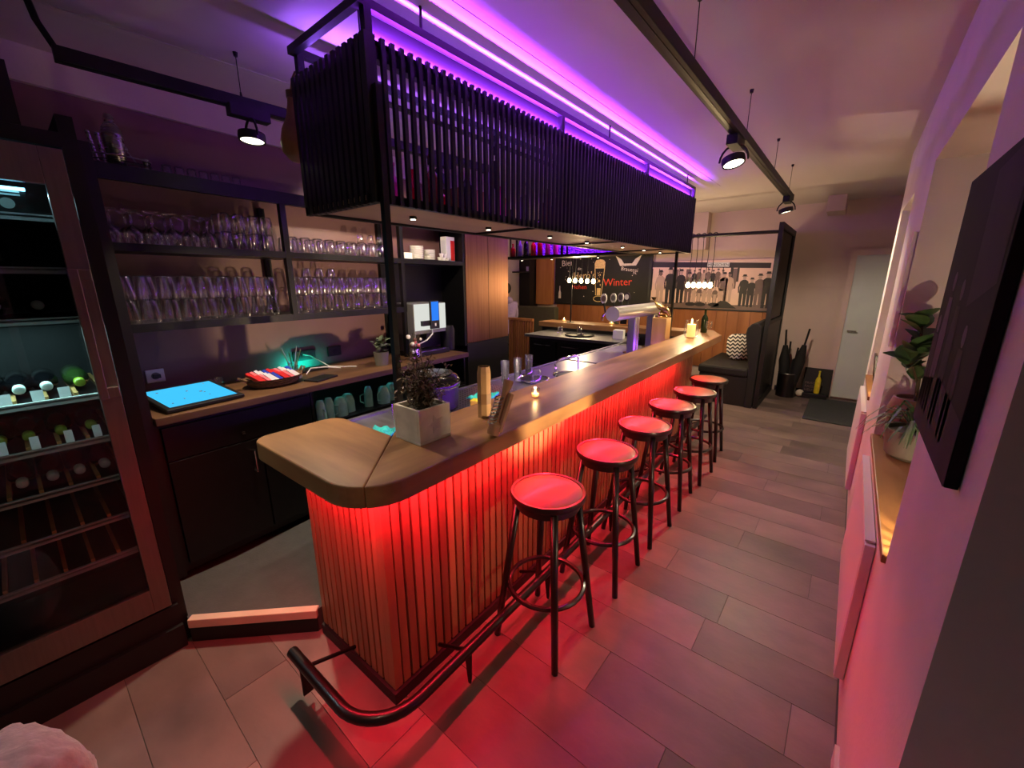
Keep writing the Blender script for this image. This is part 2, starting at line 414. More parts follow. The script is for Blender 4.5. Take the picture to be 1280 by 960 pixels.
# left wall (back bar) in its own slightly turned frame
WL = -3.20
struct('wall_left', G().box(WL-.12, WL, -1.5, 4.07, 0, 2.64), 'mauve_paint', rot=(0, 0, AL))
struct('trim_3', G().box(WL-.12, WL+.03, -1.5, 4.07, 2.64, CEIL), 'plaster', rot=(0, 0, AL))
# far left (guest room) walls
struct('wall_far_left', G().box(-6.2, -6.05, 3.6, BACKY, 0, CEIL), 'wall_warm')
struct('wall_back', G().box(-6.2, 1.2, BACKY, BACKY+.12, 0, CEIL), 'wall_warm')
# projecting pier on the back wall left of the corner line
struct('wall_back_pier', G().box(-3.2, -2.02, BACKY-.20, BACKY, 2.22, CEIL), 'wall_warm')
# right wall with window niches
N1 = (1.645, 3.06); N2 = (4.05, 5.05); N0 = (-.9, .945); SILL = .86; HEAD = 2.30; RXB = .58
g = G()
g.box(RX, RX+.5, -2.2, N0[0], 0, SILL-.03).box(RX, RX+.5, N0[1], 5.35, 0, SILL-.03); g.box(RX, RX+.5, -2.2, 5.35, HEAD, CEIL)
for a, b in ((-2.2, N0[0]), (N0[1], N1[0]), (N1[1], N2[0]), (N2[1], 5.35)): g.box(RX, RX+.5, a, b, SILL-.03, HEAD)
struct('wall_right', g, 'plaster')
struct('wall_entrance', G().box(1.05, 1.2, 5.35, BACKY, 0, CEIL), 'plaster')
for i, (a, b) in enumerate((N0, N1, N2)):
    fr = G(); fr.box(RXB, RXB+.05, a, a+.06, SILL, HEAD).box(RXB, RXB+.05, b-.06, b, SILL, HEAD).box(RXB, RXB+.05, a+.06, b-.06, SILL, SILL+.06).box(RXB, RXB+.05, a+.06, b-.06, HEAD-.06, HEAD)
    wn = struct('window_%d' % (i+1), fr, 'radiator')
    obj('pane', G().box(RXB+.02, RXB+.03, a+.06, b-.06, SILL+.06, HEAD-.06), 'door_glass_dark', wn)
    obj('mullion', G().box(RXB, RXB+.05, (a+b)/2-.025, (a+b)/2+.025, SILL+.06, HEAD-.06), 'radiator', wn)
    if i: obj('window_sill', G().box(RX-.012, RXB, a+.004, b-.004, SILL-.03, SILL), 'sill_wood', wn, bevel=.004)
    else: obj('apron_panel', G().box(RXB, RXB+.05, a, b, 0, SILL), 'wall_warm', wn)
struct('baseboard_right', G().box(RX-.014, RX, .95, 1.62, 0, .08), 'plaster')
struct('baseboard_back', G().box(-.78, -.12, BACKY-.015, BACKY, 0, .08), 'dark_wood')
# service platform behind the bar, 13 cm up, with a 45 degree step
plat = struct('floor_platform', G().prism([(-2.62, .285), (-2.27, .285), (-1.845, .71), (-1.86, 1.0), (-2.02, 5.0), (-3.2, 5.0), (-2.62, .6)], .002, .125), 'platform_rubber')
d = Vector((-1.845+2.27, .71-.285, 0)); L = d.length
struct('trim_4', G().box(0, L, -.012, .028, .085, .132), 'threshold', loc=(-2.265, .283, 0), rot=(0, 0, math.atan2(d.y, d.x)), bevel=.004)
struct('trim_5', G().box(.0, L-.005, -.004, .0, .002, .085), 'black_matte', loc=(-2.265, .283, 0), rot=(0, 0, math.atan2(d.y, d.x)))
# entrance door in the back wall
dr = struct('door_1', G().box(-.05, .80, BACKY-.05, BACKY, .03, 2.06), 'door_paint')
obj('door_frame', G().box(-.12, -.05, BACKY-.07, BACKY, 0, 2.14).box(.80, .87, BACKY-.07, BACKY, 0, 2.14).box(-.05, .80, BACKY-.07, BACKY, 2.06, 2.14), 'wall_warm', dr)
obj('door_handle', G().tube([(.0, BACKY-.05, 1.02), (.0, BACKY-.10, 1.02), (.10, BACKY-.10, 1.02)], .009), 'steel', dr, smooth=True)
obj('door_panel', G().box(.06, .69, BACKY-.056, BACKY-.05, 1.15, 1.95), 'door_paint', dr)

# ================================================================== BAR
def arc(cx, cy, r, a0, a1, n=8):
    return [(cx+r*math.cos(math.radians(a0+(a1-a0)*i/n)), cy+r*math.sin(math.radians(a0+(a1-a0)*i/n))) for i in range(n+1)]
BO = BW(0, 0, 0)     # bar parts are drawn in unrotated bar coordinates; the object origin carries the rotation
BROT = (0, 0, AB)
SX = -1.23; SY = .74; BEND = 4.92      # outer faces of the slats, far end
bar = thing('bar_counter', 'long bar counter clad in upright wooden slats, glowing red', 'bar', BO, AB)
obj('core', G().box(-1.47, SX-.026, SY+.026, BEND, .03, .995).box(-1.80, -1.47, SY+.026, .95, .03, .995), 'dark_wood', bar)
obj('plinth', G().box(-1.46, SX+.012, SY-.012, BEND, .0, .055).box(-1.815, -1.46, SY-.012, .95, .0, .055), 'black_matte', bar)
sm = G().box(-.024, 0, 0, .035, 0, .925).mesh('slat'); yy = SY+.045
while yy < BEND-.036:
    obj('slat', sm, 'slat_wood', bar, loc=(SX, yy, .06)); yy += .0475
sm2 = G().box(0, .034, 0, .024, 0, .925).mesh('slat'); xx = -1.815
while xx < SX-.075:
    obj('slat', sm2, 'slat_wood', bar, loc=(xx, SY, .06)); xx += .0462
obj('corner_post', G().box(SX-.042, SX, SY, SY+.038, .06, .985), 'slat_wood', bar)
# wooden top in three boards with a mitre at the near corner
top = thing('oak_worktop', 'thick oak bar top with rounded corners and a mitred corner joint', 'worktop', BO, AB)
A1 = arc(-1.26, .76, .19, -90, -45, 5); A2 = arc(-1.26, .76, .19, -45, 0, 5)
pA = [(-1.437, .958)]+arc(-1.79, .875, .083, 90, 180, 6)+arc(-1.80, .64, .07, 180, 270, 6)+A1
obj('board', G().prism(pA, 1.0, 1.08), 'oak_top_end', top, bevel=.006)
pB = [(-1.434, .96)]+[(a+.0015, b-.0015) for a, b in A2]+[(-1.07, 5.15)]+arc(-1.19, 5.45, .12, 0, 40, 4)+arc(-1.33, 5.90, .08, 40, 90, 4)+[(-1.47, 5.98), (-1.47, 1.0)]
obj('board', G().prism(pB, 1.0, 1.08), 'oak_top', top, bevel=.006)
obj('board', G().box(-3.85, -1.473, 5.60, 5.98, 1.0, 1.08), 'oak_top_end', top, bevel=.006)
# return part of the bar at the far end (steel worktop, dark drawers, slatted end)
ret = thing('bar_return', 'return of the bar at its far end with steel worktop and dark drawers', 'counter', BO, AB)
obj('body', G().box(-3.62, -2.16, 5.02, 5.6, .0, .91), 'black_panel', ret)
obj('worktop', G().box(-3.68, -2.14, 4.97, 5.62, .91, .95), 'worktop_steel', ret, bevel=.004)
obj('back_panel', G().box(-3.80, -1.50, 5.63, 5.93, .0, .995), 'dark_wood', ret)
for k in range(3):
    for j in range(2):
        dd_ = obj('drawer', G().box(-3.58+k*.47, -3.14+k*.47, 5.0, 5.02, .18+j*.36, .50+j*.36), 'black_steel', ret)
        obj('handle', G().tube([(-3.50+k*.47, 5.0, .45+j*.36), (-3.50+k*.47, 4.97, .45+j*.36), (-3.22+k*.47, 4.97, .45+j*.36), (-3.22+k*.47, 5.0, .45+j*.36)], .006, 6), 'steel', dd_, smooth=True)
# slatted wooden end gate beside it
gt = thing('slatted_gate', 'upright slatted wooden gate beside the copper cabinet', 'gate', (-4.66, 5.60, 0))
obj('frame', G().box(0, .52, .03, .05, .05, 1.06).box(0, .52, -.005, .055, 1.06, 1.10), 'wainscot', gt)
gs = G().box(0, .034, 0, .03, .02, 1.06).mesh('slat')
for k in range(10): obj('slat', gs, 'wainscot', gt, loc=(.012+k*.0505, 0, 0))
# red light strip under the overhang
led = thing('led_strip', 'red light strip fixed under the bar top overhang', 'light strip', BO, AB)
obj('strip', G().box(-1.165, -1.153, .74, 4.25, .990, .997), 'led_red', led)
obj('strip', G().box(-1.80, -1.25, .66, .672, .990, .997), 'led_red', led)
lamp('red_glow', 'AREA', led, (-1.159, 2.45, .985), P_RED*3.6, (1, .018, .045), shape='RECTANGLE', size=.012, size_y=3.6)
lamp('red_glow', 'AREA', led, (-1.48, .666, .985), P_RED*.62, (1, .018, .045), shape='RECTANGLE', size=.62, size_y=.012)
# foot rail
rail = thing('foot_rail', 'dark metal foot rail running round the base of the bar', 'foot rail', BO, AB)
RP = [(-1.625, .515, .19), (-1.25, .515, .19)]+[(x, y_, .19) for x, y_ in arc(-1.245, .72, .205, -90, 0, 10)]+[(-1.04, 4.95, .19)]
obj('tube', G().tube(RP, .023, 12), 'dark_wood', rail, smooth=True)
brk = [(-1.52, .515, 0), (-1.04, .98, 1), (-1.04, 1.6, 1), (-1.04, 2.4, 1), (-1.04, 3.2, 1), (-1.04, 4.0, 1), (-1.04, 4.7, 1)]
for x, y_, k in brk:
    if k: obj('bracket', G().prism_y([(x-.02, .19), (x+.02, .19), (x+.012, .02), (x-.0, .02)], y_-.004, y_+.004).cyl((x, y_, .19), (-1.225, y_, .10), .009, n=6), 'black_steel', rail)
    else: obj('bracket', G().box(x-.004, x+.004, y_-.02, y_+.02, .05, .19).cyl((x, y_, .18), (x, .735, .10), .009, n=6), 'black_steel', rail)

# service worktop behind the counter
sw = thing('sink_worktop', 'stainless service worktop behind the bar with perforated drip sheets', 'worktop', BO, AB)
obj('top', G().box(-2.12, -1.475, .985, 4.95, .915, .94), 'worktop_steel', sw)
obj('cabinet', G().box(-2.08, -1.50, 1.0, 4.93, .13, .915), 'black_panel', sw)
obj('upstand', G().box(-2.125, -2.10, .985, 4.95, .94, .955), 'worktop_steel', sw)
for a, b in ((1.62, 2.28), (2.72, 3.5), (3.55, 4.2)):
    obj('drip_sheet', G().box(-2.08, -1.52, a, b, .94, .952), 'perforated', sw, bevel=.003)
obj('added_strip', G().box(-1.474, -1.47, 1.2, 4.8, 1.005, 1.02), 'led_purple', sw)  # hidden purple strip and its glow, added to brighten the steel worktop
lamp('added_worktop_glow', 'AREA', sw, (-1.485, 3.0, 1.004), 9.0, (.34, .10, 1), shape='RECTANGLE', size=.015, size_y=3.6, rot=(0, math.radians(38), 0))
# basins
for (x, y_, r) in ((-1.86, 2.62, .12), (-1.72, 2.92, .12)):
    bs = thing('sink_basin', 'round dark sink basin with bright rim, %s the tumblers' % ('just behind' if r and y_ < 2.8 else 'farther along beyond'), 'basin', BW(x, y_, .94), AB)
    obj('rim', G().tube([(r*math.cos(t*PI/12), r*math.sin(t*PI/12), .016) for t in range(24)], .008, 6, True), 'chrome', bs, smooth=True)
    obj('bowl', G().lathe([(r, .016), (r*.9, .008), (r*.5, .002), (0, .001)][::-1], 24), 'black_matte', bs, smooth=True)
fc = thing('washer_arch', 'chrome arched handle over the drip sheet', 'handle', BW(-1.86, 3.15, .952), AB)
obj('tube', G().tube([(0, -.2, 0), (0, -.2, .07), (0, -.14, .10), (0, .14, .10), (0, .2, .07), (0, .2, 0)], .010, 8), 'chrome', fc, smooth=True)

# ------------------------------------------------------------------ bar stools
def make_stool(label):
    t = thing('bar_stool', label, 'stool', group='bar stools along the counter')
    obj('seat', G().lathe([(0, .792), (.10, .791), (.148, .786), (.158, .780), (.158, .76), (0, .76)][::-1], 32), 'seat_wood', t, smooth=True)
    obj('seat_rim', G().lathe_open([(.158, .755), (.172, .757), (.177, .770), (.172, .786), (.158, .784), (.158, .755)], 32), 'dark_wood', t, smooth=True)
    obj('apron', G().lathe_open([(.150, .756), (.150, .715), (.138, .715), (.138, .756), (.150, .756)], 24), 'dark_wood', t, smooth=True)
    lm = G().cyl((.172, .172, 0), (.098, .098, .757), .0155, .018, n=10).mesh('leg', True)
    for k in range(4): obj('leg', lm, 'dark_wood', t, rot=(0, 0, k*PI/2))
    rr = (.172-.074*.29/.757)*math.sqrt(2)-.022
    obj('foot_ring', G().tube([(rr*math.cos(k*PI/16), rr*math.sin(k*PI/16), .29) for k in range(32)], .012, 8, True), 'dark_wood', t, smooth=True)
    return t
SY_ = [1.435, 2.03, 2.59, 3.165, 3.70, 4.28]; SXx = [-.958, -.958, -.960, -.972, -.955, -.990]
words = ['nearest bar stool, at the near corner of the red-lit bar', 'second bar stool counting from the near corner', 'third bar stool counting from the near corner', 'third bar stool counting back from the far end of the row', 'last but one bar stool before the far end of the row', 'farthest bar stool with tan wooden seat out of the red glow']
st0 = make_stool(words[0])
for k in range(6):
    s_ = st0 if k == 0 else dup(st0, (0, 0, 0), label=words[k])
    s_.location = (SXx[k], SY_[k], 0); s_.rotation_euler = (0, 0, [0, .03, -.04, .05, -.03, .06][k])

# ------------------------------------------------------------------ canopy over the bar
CX0, CX1, CY0, CY1, CZ0, CZ1 = -2.085, -1.50, 1.0, 5.06, 2.026, 2.585
can = thing('bar_canopy', 'hanging black slatted canopy above the bar with purple light', 'canopy')
for (x0, x1, y0, y1) in ((CX0, CX1, CY0, 2.14), (CX0, CX1, 2.14, 3.29), (CX0, CX1, 3.29, 4.4), (CX0, CX1, 4.4, CY1)):
    obj('bottom_panel', G().box(x0+.03, x1-.03, y0+.008, y1-.008, CZ0+.012, CZ0+.030), 'plywood', can)
obj('bottom_frame', G().box(CX0, CX0+.03, CY0, CY1, CZ0, CZ0+.035).box(CX1-.055, CX1-.026, CY0, CY1, CZ0, CZ0+.035).box(CX0+.03, CX1-.055, 2.13, 2.15, CZ0, CZ0+.035).box(CX0+.03, CX1-.055, 3.28, 3.30, CZ0, CZ0+.035).box(CX0+.03, CX1-.055, 4.39, 4.41, CZ0, CZ0+.035).box(CX0+.03, CX1-.055, CY1-.03, CY1, CZ0, CZ0+.035).box(CX0+.03, CX1-.055, CY0+.026, CY0+.05, CZ0, CZ0+.035), 'black_steel', can)
fr = G()
fr.box(CX1-.056, CX1-.026, CY0+.026, CY1, CZ1-.055, CZ1-.02)
for x0, x1 in ((CX0, CX0+.03), (CX1-.056, CX1-.026)):
    fr.box(x0, x1, CY0+.0, CY1, 2.685, 2.715)
for y0, y1 in ((CY0+.026, CY0+.05), (CY1-.026, CY1)):
    fr.box(CX0+.03, CX1-.056, y0, y1, CZ1-.055, CZ1-.02)
fr.box(CX0+.03, CX1-.056, CY0, CY0+.03, 2.685, 2.715).box(CX0+.03, CX1-.056, CY1-.03, CY1, 2.685, 2.715)
obj('frame', fr, 'black_steel', can)
for (x, y_) in ((CX0, CY0+.026), (CX1-.056, CY0+.026), (CX0, CY1-.03), (CX1-.056, CY1-.03), (CX1-.056, 2.35), (CX1-.056, 3.70), (CX0, 2.35), (CX0, 3.70)):
    obj('post', G().box(x, x+.03, y_, y_+.03, CZ0+.035, CZ1-.055).box(x, x+.03, y_, y_+.03, CZ1-.02, 2.685), 'black_steel', can)
for y_ in (1.3, 3.0, 4.8):
    for x in (CX0+.015, CX1-.041):
        obj('hanger', G().cyl((x, y_, 2.715), (x, y_, CEIL), .006, n=6), 'black_steel', can)
cm = G().box(-.016, 0, 0, .0185, 0, CZ1-CZ0+.012).mesh('slat'); yy = CY0+.028
while yy < CY1-.02:
    obj('slat', cm, 'slat_black', can, loc=(CX1, yy, CZ0-.004)); yy += .0432
cm2 = G().box(0, .0250, 0, .024, 0, CZ1-CZ0+.012).mesh('slat'); xx = CX0
while xx < CX1-.03:
    obj('slat', cm2, 'slat_black', can, loc=(xx, CY0, CZ0-.004)); xx += .0432
obj('corner_post', G().box(CX1-.034, CX1, CY0, CY0+.03, CZ0-.004, CZ1+.008), 'slat_black', can)
cmf = G().box(0, .0185, 0, .016, 0, CZ1-CZ0).mesh('slat'); xx = CX0
while xx < CX1-.03:
    obj('slat', cmf, 'slat_black', can, loc=(xx, CY1, CZ0)); xx += .0432
obj('fascia', G().box(CX1-.074, CX1-.066, CY0+.03, CY1-.01, CZ1-.05, 2.690), 'black_matte', can)
obj('strip_holder', G().box(CX1-.066, CX1-.040, CY0+.05, CY1-.05, 2.596, 2.600), 'black_steel', can)
obj('strip_holder', G().box(CX0+.03, CX0+.08, CY0+.05, CY1-.05, 2.610, 2.618), 'black_steel', can)
obj('purple_strip', G().box(CX1-.062, CX1-.052, CY0+.1, CY1-.1, 2.600, 2.605), 'led_purple', can)
obj('purple_strip', G().box(CX0+.045, CX0+.057, CY0+.1, CY1-.1, 2.618, 2.624), 'led_purple', can)
lamp('purple_glow', 'AREA', can, (CX1-.055, (CY0+CY1)/2, 2.612), P_PURPLE*4*.66, (.29, .030, 1), shape='RECTANGLE', size=.014, size_y=3.95, rot=(0, math.radians(180-38), 0))
lamp('purple_glow', 'AREA', can, (CX0+.051, (CY0+CY1)/2, 2.628), P_PURPLE*4*.055, (.30, .12, 1), shape='RECTANGLE', size=.016, size_y=3.9, rot=(0, math.radians(180+5), 0))
# blue-violet strip inside, along the foot of the canopy
obj('inner_strip', G().box(CX0+.05, CX0+.058, CY0+.15, CY1-.1, CZ0+.031, CZ0+.037), 'led_blue', can)
lamp('inner_glow', 'AREA', can, (CX0+.09, (CY0+CY1)/2, CZ0+.05), 7.0, (.34, .03, 1), shape='RECTANGLE', size=.03, size_y=3.8, rot=(0, math.radians(-140), 0))
dl = G().cyl((0, 0, .010), (0, 0, -.014), .019, n=12)
for k, (x, y_) in enumerate(((-1.79, 1.40), (-1.79, 1.965), (-1.77, 2.60), (-1.77, 3.14), (-1.75, 3.78), (-1.75, 4.29), (-1.75, 4.75))):
    dn = obj('downlight', dl if k == 0 else dmesh, 'black_matte', can, loc=(x, y_, CZ0+.012)); dmesh = dn.data
    ds = obj('lens', G().cyl((0, 0, -.0145), (0, 0, -.017), .013, n=10), 'down_led', dn)
    lamp('downlight_beam', 'SPOT', dn, (0, 0, -.022), P_DOWN, (1, .80, .52), spot_size=math.radians(100), spot_blend=.9, shadow_soft_size=.012)
# poles carrying the canopy
for (x, y_, z0, l) in ((-1.487, 1.03, .94, 'black steel pole from the near canopy corner down to the bar'), (-1.60, 4.86, .94, 'black steel pole near the gold sculpture at the far end')):
    tag(obj('support_pole', G().box(-.013, .013, -.013, .013, 0, CZ0-z0+.01 if y_ > 2 else CZ0+.4-z0), 'black_steel', loc=(x, y_, z0)), l, 'pole')
# bottles standing in the canopy
def bottle_geo(r=.038, h=.30):
    return G().lathe([(r*.9, 0), (r, .01), (r, h*.58), (r*.8, h*.66), (r*.36, h*.76), (r*.34, h*.94), (r*.40, h*.95), (r*.40, h), (0, h)], 14)
bm = {}
kinds = ['bottle_clear', 'bottle_amber', 'bottle_red', 'bottle_pink', 'bottle_red', 'bottle_clear', 'bottle_black', 'bottle_amber', 'bottle_pink', 'bottle_clear']
cname = {'bottle_clear': 'clear glass', 'bottle_amber': 'amber', 'bottle_red': 'red', 'bottle_pink': 'pink', 'bottle_black': 'black', 'bottle_green': 'green'}
spots = [(1.16, 2, .27), (1.26, 0, .31), (1.37, 3, .24), (1.47, 2, .22), (1.56, 1, .30), (1.68, 2, .2), (1.86, 4, .32), (2.02, 0, .30), (2.20, 3, .26), (2.40, 0, .31), (2.62, 1, .30), (2.85, 0, .28), (3.1, 3, .26), (3.4, 0, .30), (3.75, 1, .3), (4.1, 0, .3)]
for i, (yb, k, h) in enumerate(spots):
    kn = ['bottle_clear', 'bottle_amber', 'bottle_red', 'bottle_pink', 'bottle_black'][k]
    o = obj('liquor_bottle', bottle_geo(.036+.004*(i % 3), h), kn, loc=(-1.86+.05*math.sin(i*2.1), yb, CZ0+.031), smooth=True)
    tag(o, '%s bottle from the near end inside the slatted canopy, %s' % (ORD[i], cname[kn]), 'bottle', 'bottles inside the canopy')
# hanging gourd at the near back corner of the canopy
gd = thing('leather_flask', 'tan drop-shaped flask hanging at the canopy back corner', 'flask', (-2.155, 1.03, 2.27))
obj('body', G().lathe([(0, 0), (.035, .006), (.065, .04), (.072, .085), (.06, .135), (.035, .19), (.022, .25), (.020, .27), (0, .27)], 18), 'tan_leather', gd, smooth=True)
obj('cap', G().cyl((0, 0, .27), (0, 0, .30), .024, n=12), 'back_wood', gd, smooth=True)
obj('strap', G().tube([(0, 0, .30), (.02, 0, .34), (.06, 0, .36)], .006, 6), 'tan_leather', gd)

# hanging bottle shelf across the far end
hs = thing('hanging_shelf', 'hanging black steel bottle shelf across the far end of the bar', 'shelf', (0, 0, 0))
obj('board', G().box(-4.35, -2.10, 5.12, 5.45, 2.05, 2.085), 'black_steel', hs)
obj('top_rail', G().box(-4.35, -2.10, 5.12, 5.15, 2.55, 2.58).box(-4.35, -2.10, 5.42, 5.45, 2.55, 2.58), 'black_steel', hs)
for x in (-4.35, -3.30, -2.13): obj('post', G().box(x, x+.03, 5.12, 5.15, 2.085, 2.55).box(x, x+.03, 5.42, 5.45, 2.085, 2.55).box(x, x+.02, 5.27, 5.29, 2.085, CEIL), 'black_steel', hs)
obj('tinsel_panel', G().box(-3.95, -2.13, 5.40, 5.415, 2.086, 2.45), 'tinsel', hs, label='glittering purple tinsel backing')
obj('light_strip', G().box(-4.2, -2.15, 5.20, 5.21, 2.551, 2.558), 'led_purple', hs)
for x in (-4.05, -3.5, -2.75):
    dn = obj('downlight', dmesh, 'black_matte', hs, loc=(x, 5.2, 2.04)); obj('lens', G().cyl((0, 0, -.0145), (0, 0, -.017), .013, n=10), 'down_led', dn)
    lamp('downlight_beam', 'SPOT', dn, (0, 0, -.022), P_DOWN, (1, .80, .52), spot_size=math.radians(120), spot_blend=.9, shadow_soft_size=.012)
lamp('shelf_glow', 'AREA', hs, (-3.1, 5.25, 2.50), 26.0, (.36, .02, 1), shape='RECTANGLE', size=1.9, size_y=.05, rot=(math.radians(22), 0, 0))
for i, (x, kn, h) in enumerate(((-4.26, 'bottle_red', .2), (-4.12, 'bottle_clear', .27), (-4.0, 'bottle_black', .3), (-3.86, 'bottle_red', .26), (-3.74, 'bottle_red', .28), (-3.6, 'bottle_pink', .3), (-3.46, 'bottle_pink', .26))):
    tag(obj('liquor_bottle', bottle_geo(.04, h), kn, loc=(x, 5.24, 2.085), smooth=True), '%s bottle on the hanging far shelf, %s from the left' % (cname[kn], ORD[i]), 'bottle', 'bottles on the hanging shelf')

# ------------------------------------------------------------------ track lights
def make_spot(loc, aim, power, label, ty, face_tilt, spot=58):
    t = thing('track_spotlight', label, 'spotlight', loc)
    R_ = Vector(aim).to_track_quat('-Z', 'Y').to_matrix().to_4x4()
    hz = ty-loc[2]
    obj('adapter', G().box(-.028, .028, -.09, .09, hz-.05, hz), 'black_matte', t)
    obj('stem', G().cyl((0, 0, hz-.05), (0, 0, .085), .007, n=8), 'black_matte', t, smooth=True)
    obj('yoke', G().tube([(.075*math.cos(a*PI/10), 0, .085*math.sin(a*PI/10)) for a in range(11)], .006, 6), 'black_matte', t, smooth=True)
    M = R_
    obj('housing', G().lathe_open([(.052, -.018), (.060, -.018), (.062, .0), (.060, .020), (.03, .028), (.001, .03)], 24).xf(M), 'black_matte', t, smooth=True)
    obj('lamp_lens', G().lathe([(0, -.013), (.052, -.013), (.052, -.010), (0, -.010)], 24).xf(M), 'lamp_face', t, smooth=True)
    d = Vector(aim).normalized()
    lamp('spot_beam', 'SPOT', t, d*.03, power, (1, .80, .56), spot_size=math.radians(spot), spot_blend=.35, shadow_soft_size=.04, aim=aim)
    return t
def make_track(p0, p1, label, rods, name='light_track'):
    d = Vector(p1)-Vector(p0); ang = math.atan2(-d.x, d.y)
    t = thing(name, label, 'light track', p0, ang)
    obj('rail', G().box(-.027, .027, 0, d.length, 0, .050), 'black_matte', t, bevel=.002)
    obj('groove', G().box(-.008, .008, .01, d.length-.01, -.002, 0), 'black_steel', t)
    obj('end_cap', G().box(-.029, .029, d.length, d.length+.03, -.005, .052), 'black_matte', t)
    for r in rods:
        obj('hanger_wire', G().cyl((0, r, .050), (0, r, CEIL-p0[2]), .0022, n=6).cyl((0, r, .050), (0, r, .075), .007, .004, n=8).cyl((0, r, CEIL-p0[2]-.018), (0, r, CEIL-p0[2]), .009, .012, n=8), 'black_steel', t, smooth=True)
    return t
make_track((-.64, -.6, 2.505), (-.648, 5.2, 2.505), 'long black ceiling track over the aisle beside the bar', (1.0, 2.55, 3.6, 4.7, 5.65))
lt = make_track((-2.55, .31, 2.555), (-2.41, 2.6, 2.555), 'short black ceiling track over the back bar', (.64, 1.4))
obj('end_arm', G().tube([(0, .02, .02), (-.10, -.02, .16), (-.14, -.03, CEIL-2.555)], .013, 6), 'black_matte', lt)
make_spot((-.655, 2.81, 2.385), (.25, -.15, -1.0), P_SPOT_AISLE, 'round black track spotlight above the middle of the aisle', 2.505, 0, 62)
make_spot((-.645, 5.02, 2.385), (.22, .08, -1.0), P_SPOT_FAR, 'round black spotlight at the far end of the aisle track', 2.505, 0, 158)
make_spot((-2.48, .96, 2.425), (.05, -.06, -1.0), P_SPOT_LEFT, 'round black spotlight on the short track above the back bar', 2.555, 0, 100)
make_spot((-2.415, 2.15, 2.425), (-.80, .05, -.55), P_SPOT_LEFT*.6, 'added hidden spotlight behind the canopy on the short track', 2.555, 0, 100)  # extra spot out of sight, added to light the shelf wall
make_spot((-.64, -.25, 2.385), (-.75, .9, -2.3), P_SPOT_REAR, 'added unseen spotlight on the near end of the aisle track', 2.505, 0, 90)  # unseen spot behind the camera, added to light the near floor and step

# ================================================================== WINE FRIDGE
fx = -2.27
fr = thing('wine_fridge', 'tall wine fridge with steel framed glass door at the left edge', 'fridge')
obj('housing', G().box(-2.92, fx-.03, -.82, -.78, .0, 2.24).box(-2.92, fx-.03, .245, .29, .0, 2.30).box(-2.92, -2.88, -.78, .245, .0, 2.24).box(-2.88, fx-.03, -.78, .245, 2.19, 2.24).box(-2.88, fx-.03, -.78, .245, .12, .22), 'black_panel', fr)
obj('plinth', G().box(-2.9, fx+.012, -.82, .262, .0, .12).box(-2.9, fx-.01, -.82, .262, .12, .225), 'black_matte', fr)
obj('header', G().box(-2.92, fx-.05, -.82, .16, 2.245, 2.44), 'black_panel', fr)
dr = obj('door', G().box(fx-.03, fx, .178, .24, .24, 2.178).box(fx-.03, fx, -.76, .178, 2.055, 2.178).box(fx-.03, fx, -.76, .178, .24, .36).box(fx-.03, fx, -.76, -.70, .36, 2.055), 'fridge_steel', fr, bevel=.002, label='brushed steel door frame')
obj('door_glass', G().box(fx-.02, fx-.014, -.70, .178, .36, 2.055), 'glass_pane', dr)
obj('handle', G().box(fx+.030, fx+.052, .172, .200, 1.27, 1.765).box(fx, fx+.030, .176, .235, 1.725, 1.765).box(fx, fx+.030, .176, .235, 1.27, 1.31), 'fridge_steel', dr, bevel=.002)
shz = [1.955, 1.772, 1.590, 1.282, 1.100, .922, .742, .566]
for i, z in enumerate(shz):
    s_ = obj('shelf', G().box(-2.86, fx-.045, -.77, .24, z-.012, z-.006), 'black_steel', fr)
    obj('shelf_front', G().box(fx-.06, fx-.045, -.77, .242, z-.024, z), 'shelf_front', s_)
    if i >= 3:
        dm = G().box(-2.80, fx-.062, -.006, .006, z-.006, z+.012).mesh('divider')
        for k in range(12): obj('divider', dm, 'light_wood', s_, loc=(0, .20-k*.08, 0))
obj('light_strip', G().box(fx-.10, fx-.085, -.70, .13, 2.035, 2.045), 'led_cold', fr)
lamp('fridge_light', 'AREA', fr, (fx-.12, -.25, 2.03), P_FRIDGE, (.45, .85, 1), shape='RECTANGLE', size=.03, size_y=.85)
lamp('fridge_light', 'AREA', fr, (fx-.12, -.25, 1.555), P_FRIDGE*.8, (.55, .95, .95), shape='RECTANGLE', size=.03, size_y=.85)
obj('light_strip', G().box(fx-.135, fx-.105, -.70, .20, 1.557, 1.566), 'black_matte', fr)
LYM = {}
def wine(loc, bottle, foil, label, group, L=.30):
    t = thing('wine_bottle', label, 'bottle', loc, 0, group)
    M = Matrix.Rotation(PI/2, 4, 'Y')
    k = (bottle, L)
    if k not in LYM:
        LYM[k] = (G().lathe([(.034, 0), (.038, .01), (.038, L*.60), (.030, L*.68), (.0145, L*.78), (.0140, L*.86)], 14).xf(M).mesh('glass', True),)
    obj('glass', LYM[k][0], bottle, t)
    kf = (foil, L)
    if kf not in LYM: LYM[kf] = (G().lathe([(.0155, L*.85), (.017, L*.87), (.017, L), (.012, L+.004), (0, L+.004)], 12).xf(M).mesh('foil', True),)
    obj('foil', LYM[kf][0], foil, t)
def row_(z, ys, bottle, foil, label, group, x=-2.66):
    for k, y_ in enumerate(ys): wine((x, y_, z+.045), bottle, foil, ORD[k]+' from the left: '+label, group)
row_(shz[2], (-.02, .085), 'bottle_black', 'foil_pale', 'dark wine bottle with pale cap lying on the third fridge shelf', 'bottles on the third fridge shelf')
row_(shz[3], (-.25, -.17, -.09, -.02, .05), 'bottle_black', 'foil_pale', 'dark bottle with white tag lying on the bright middle fridge shelf', 'bottles on the middle fridge shelf')
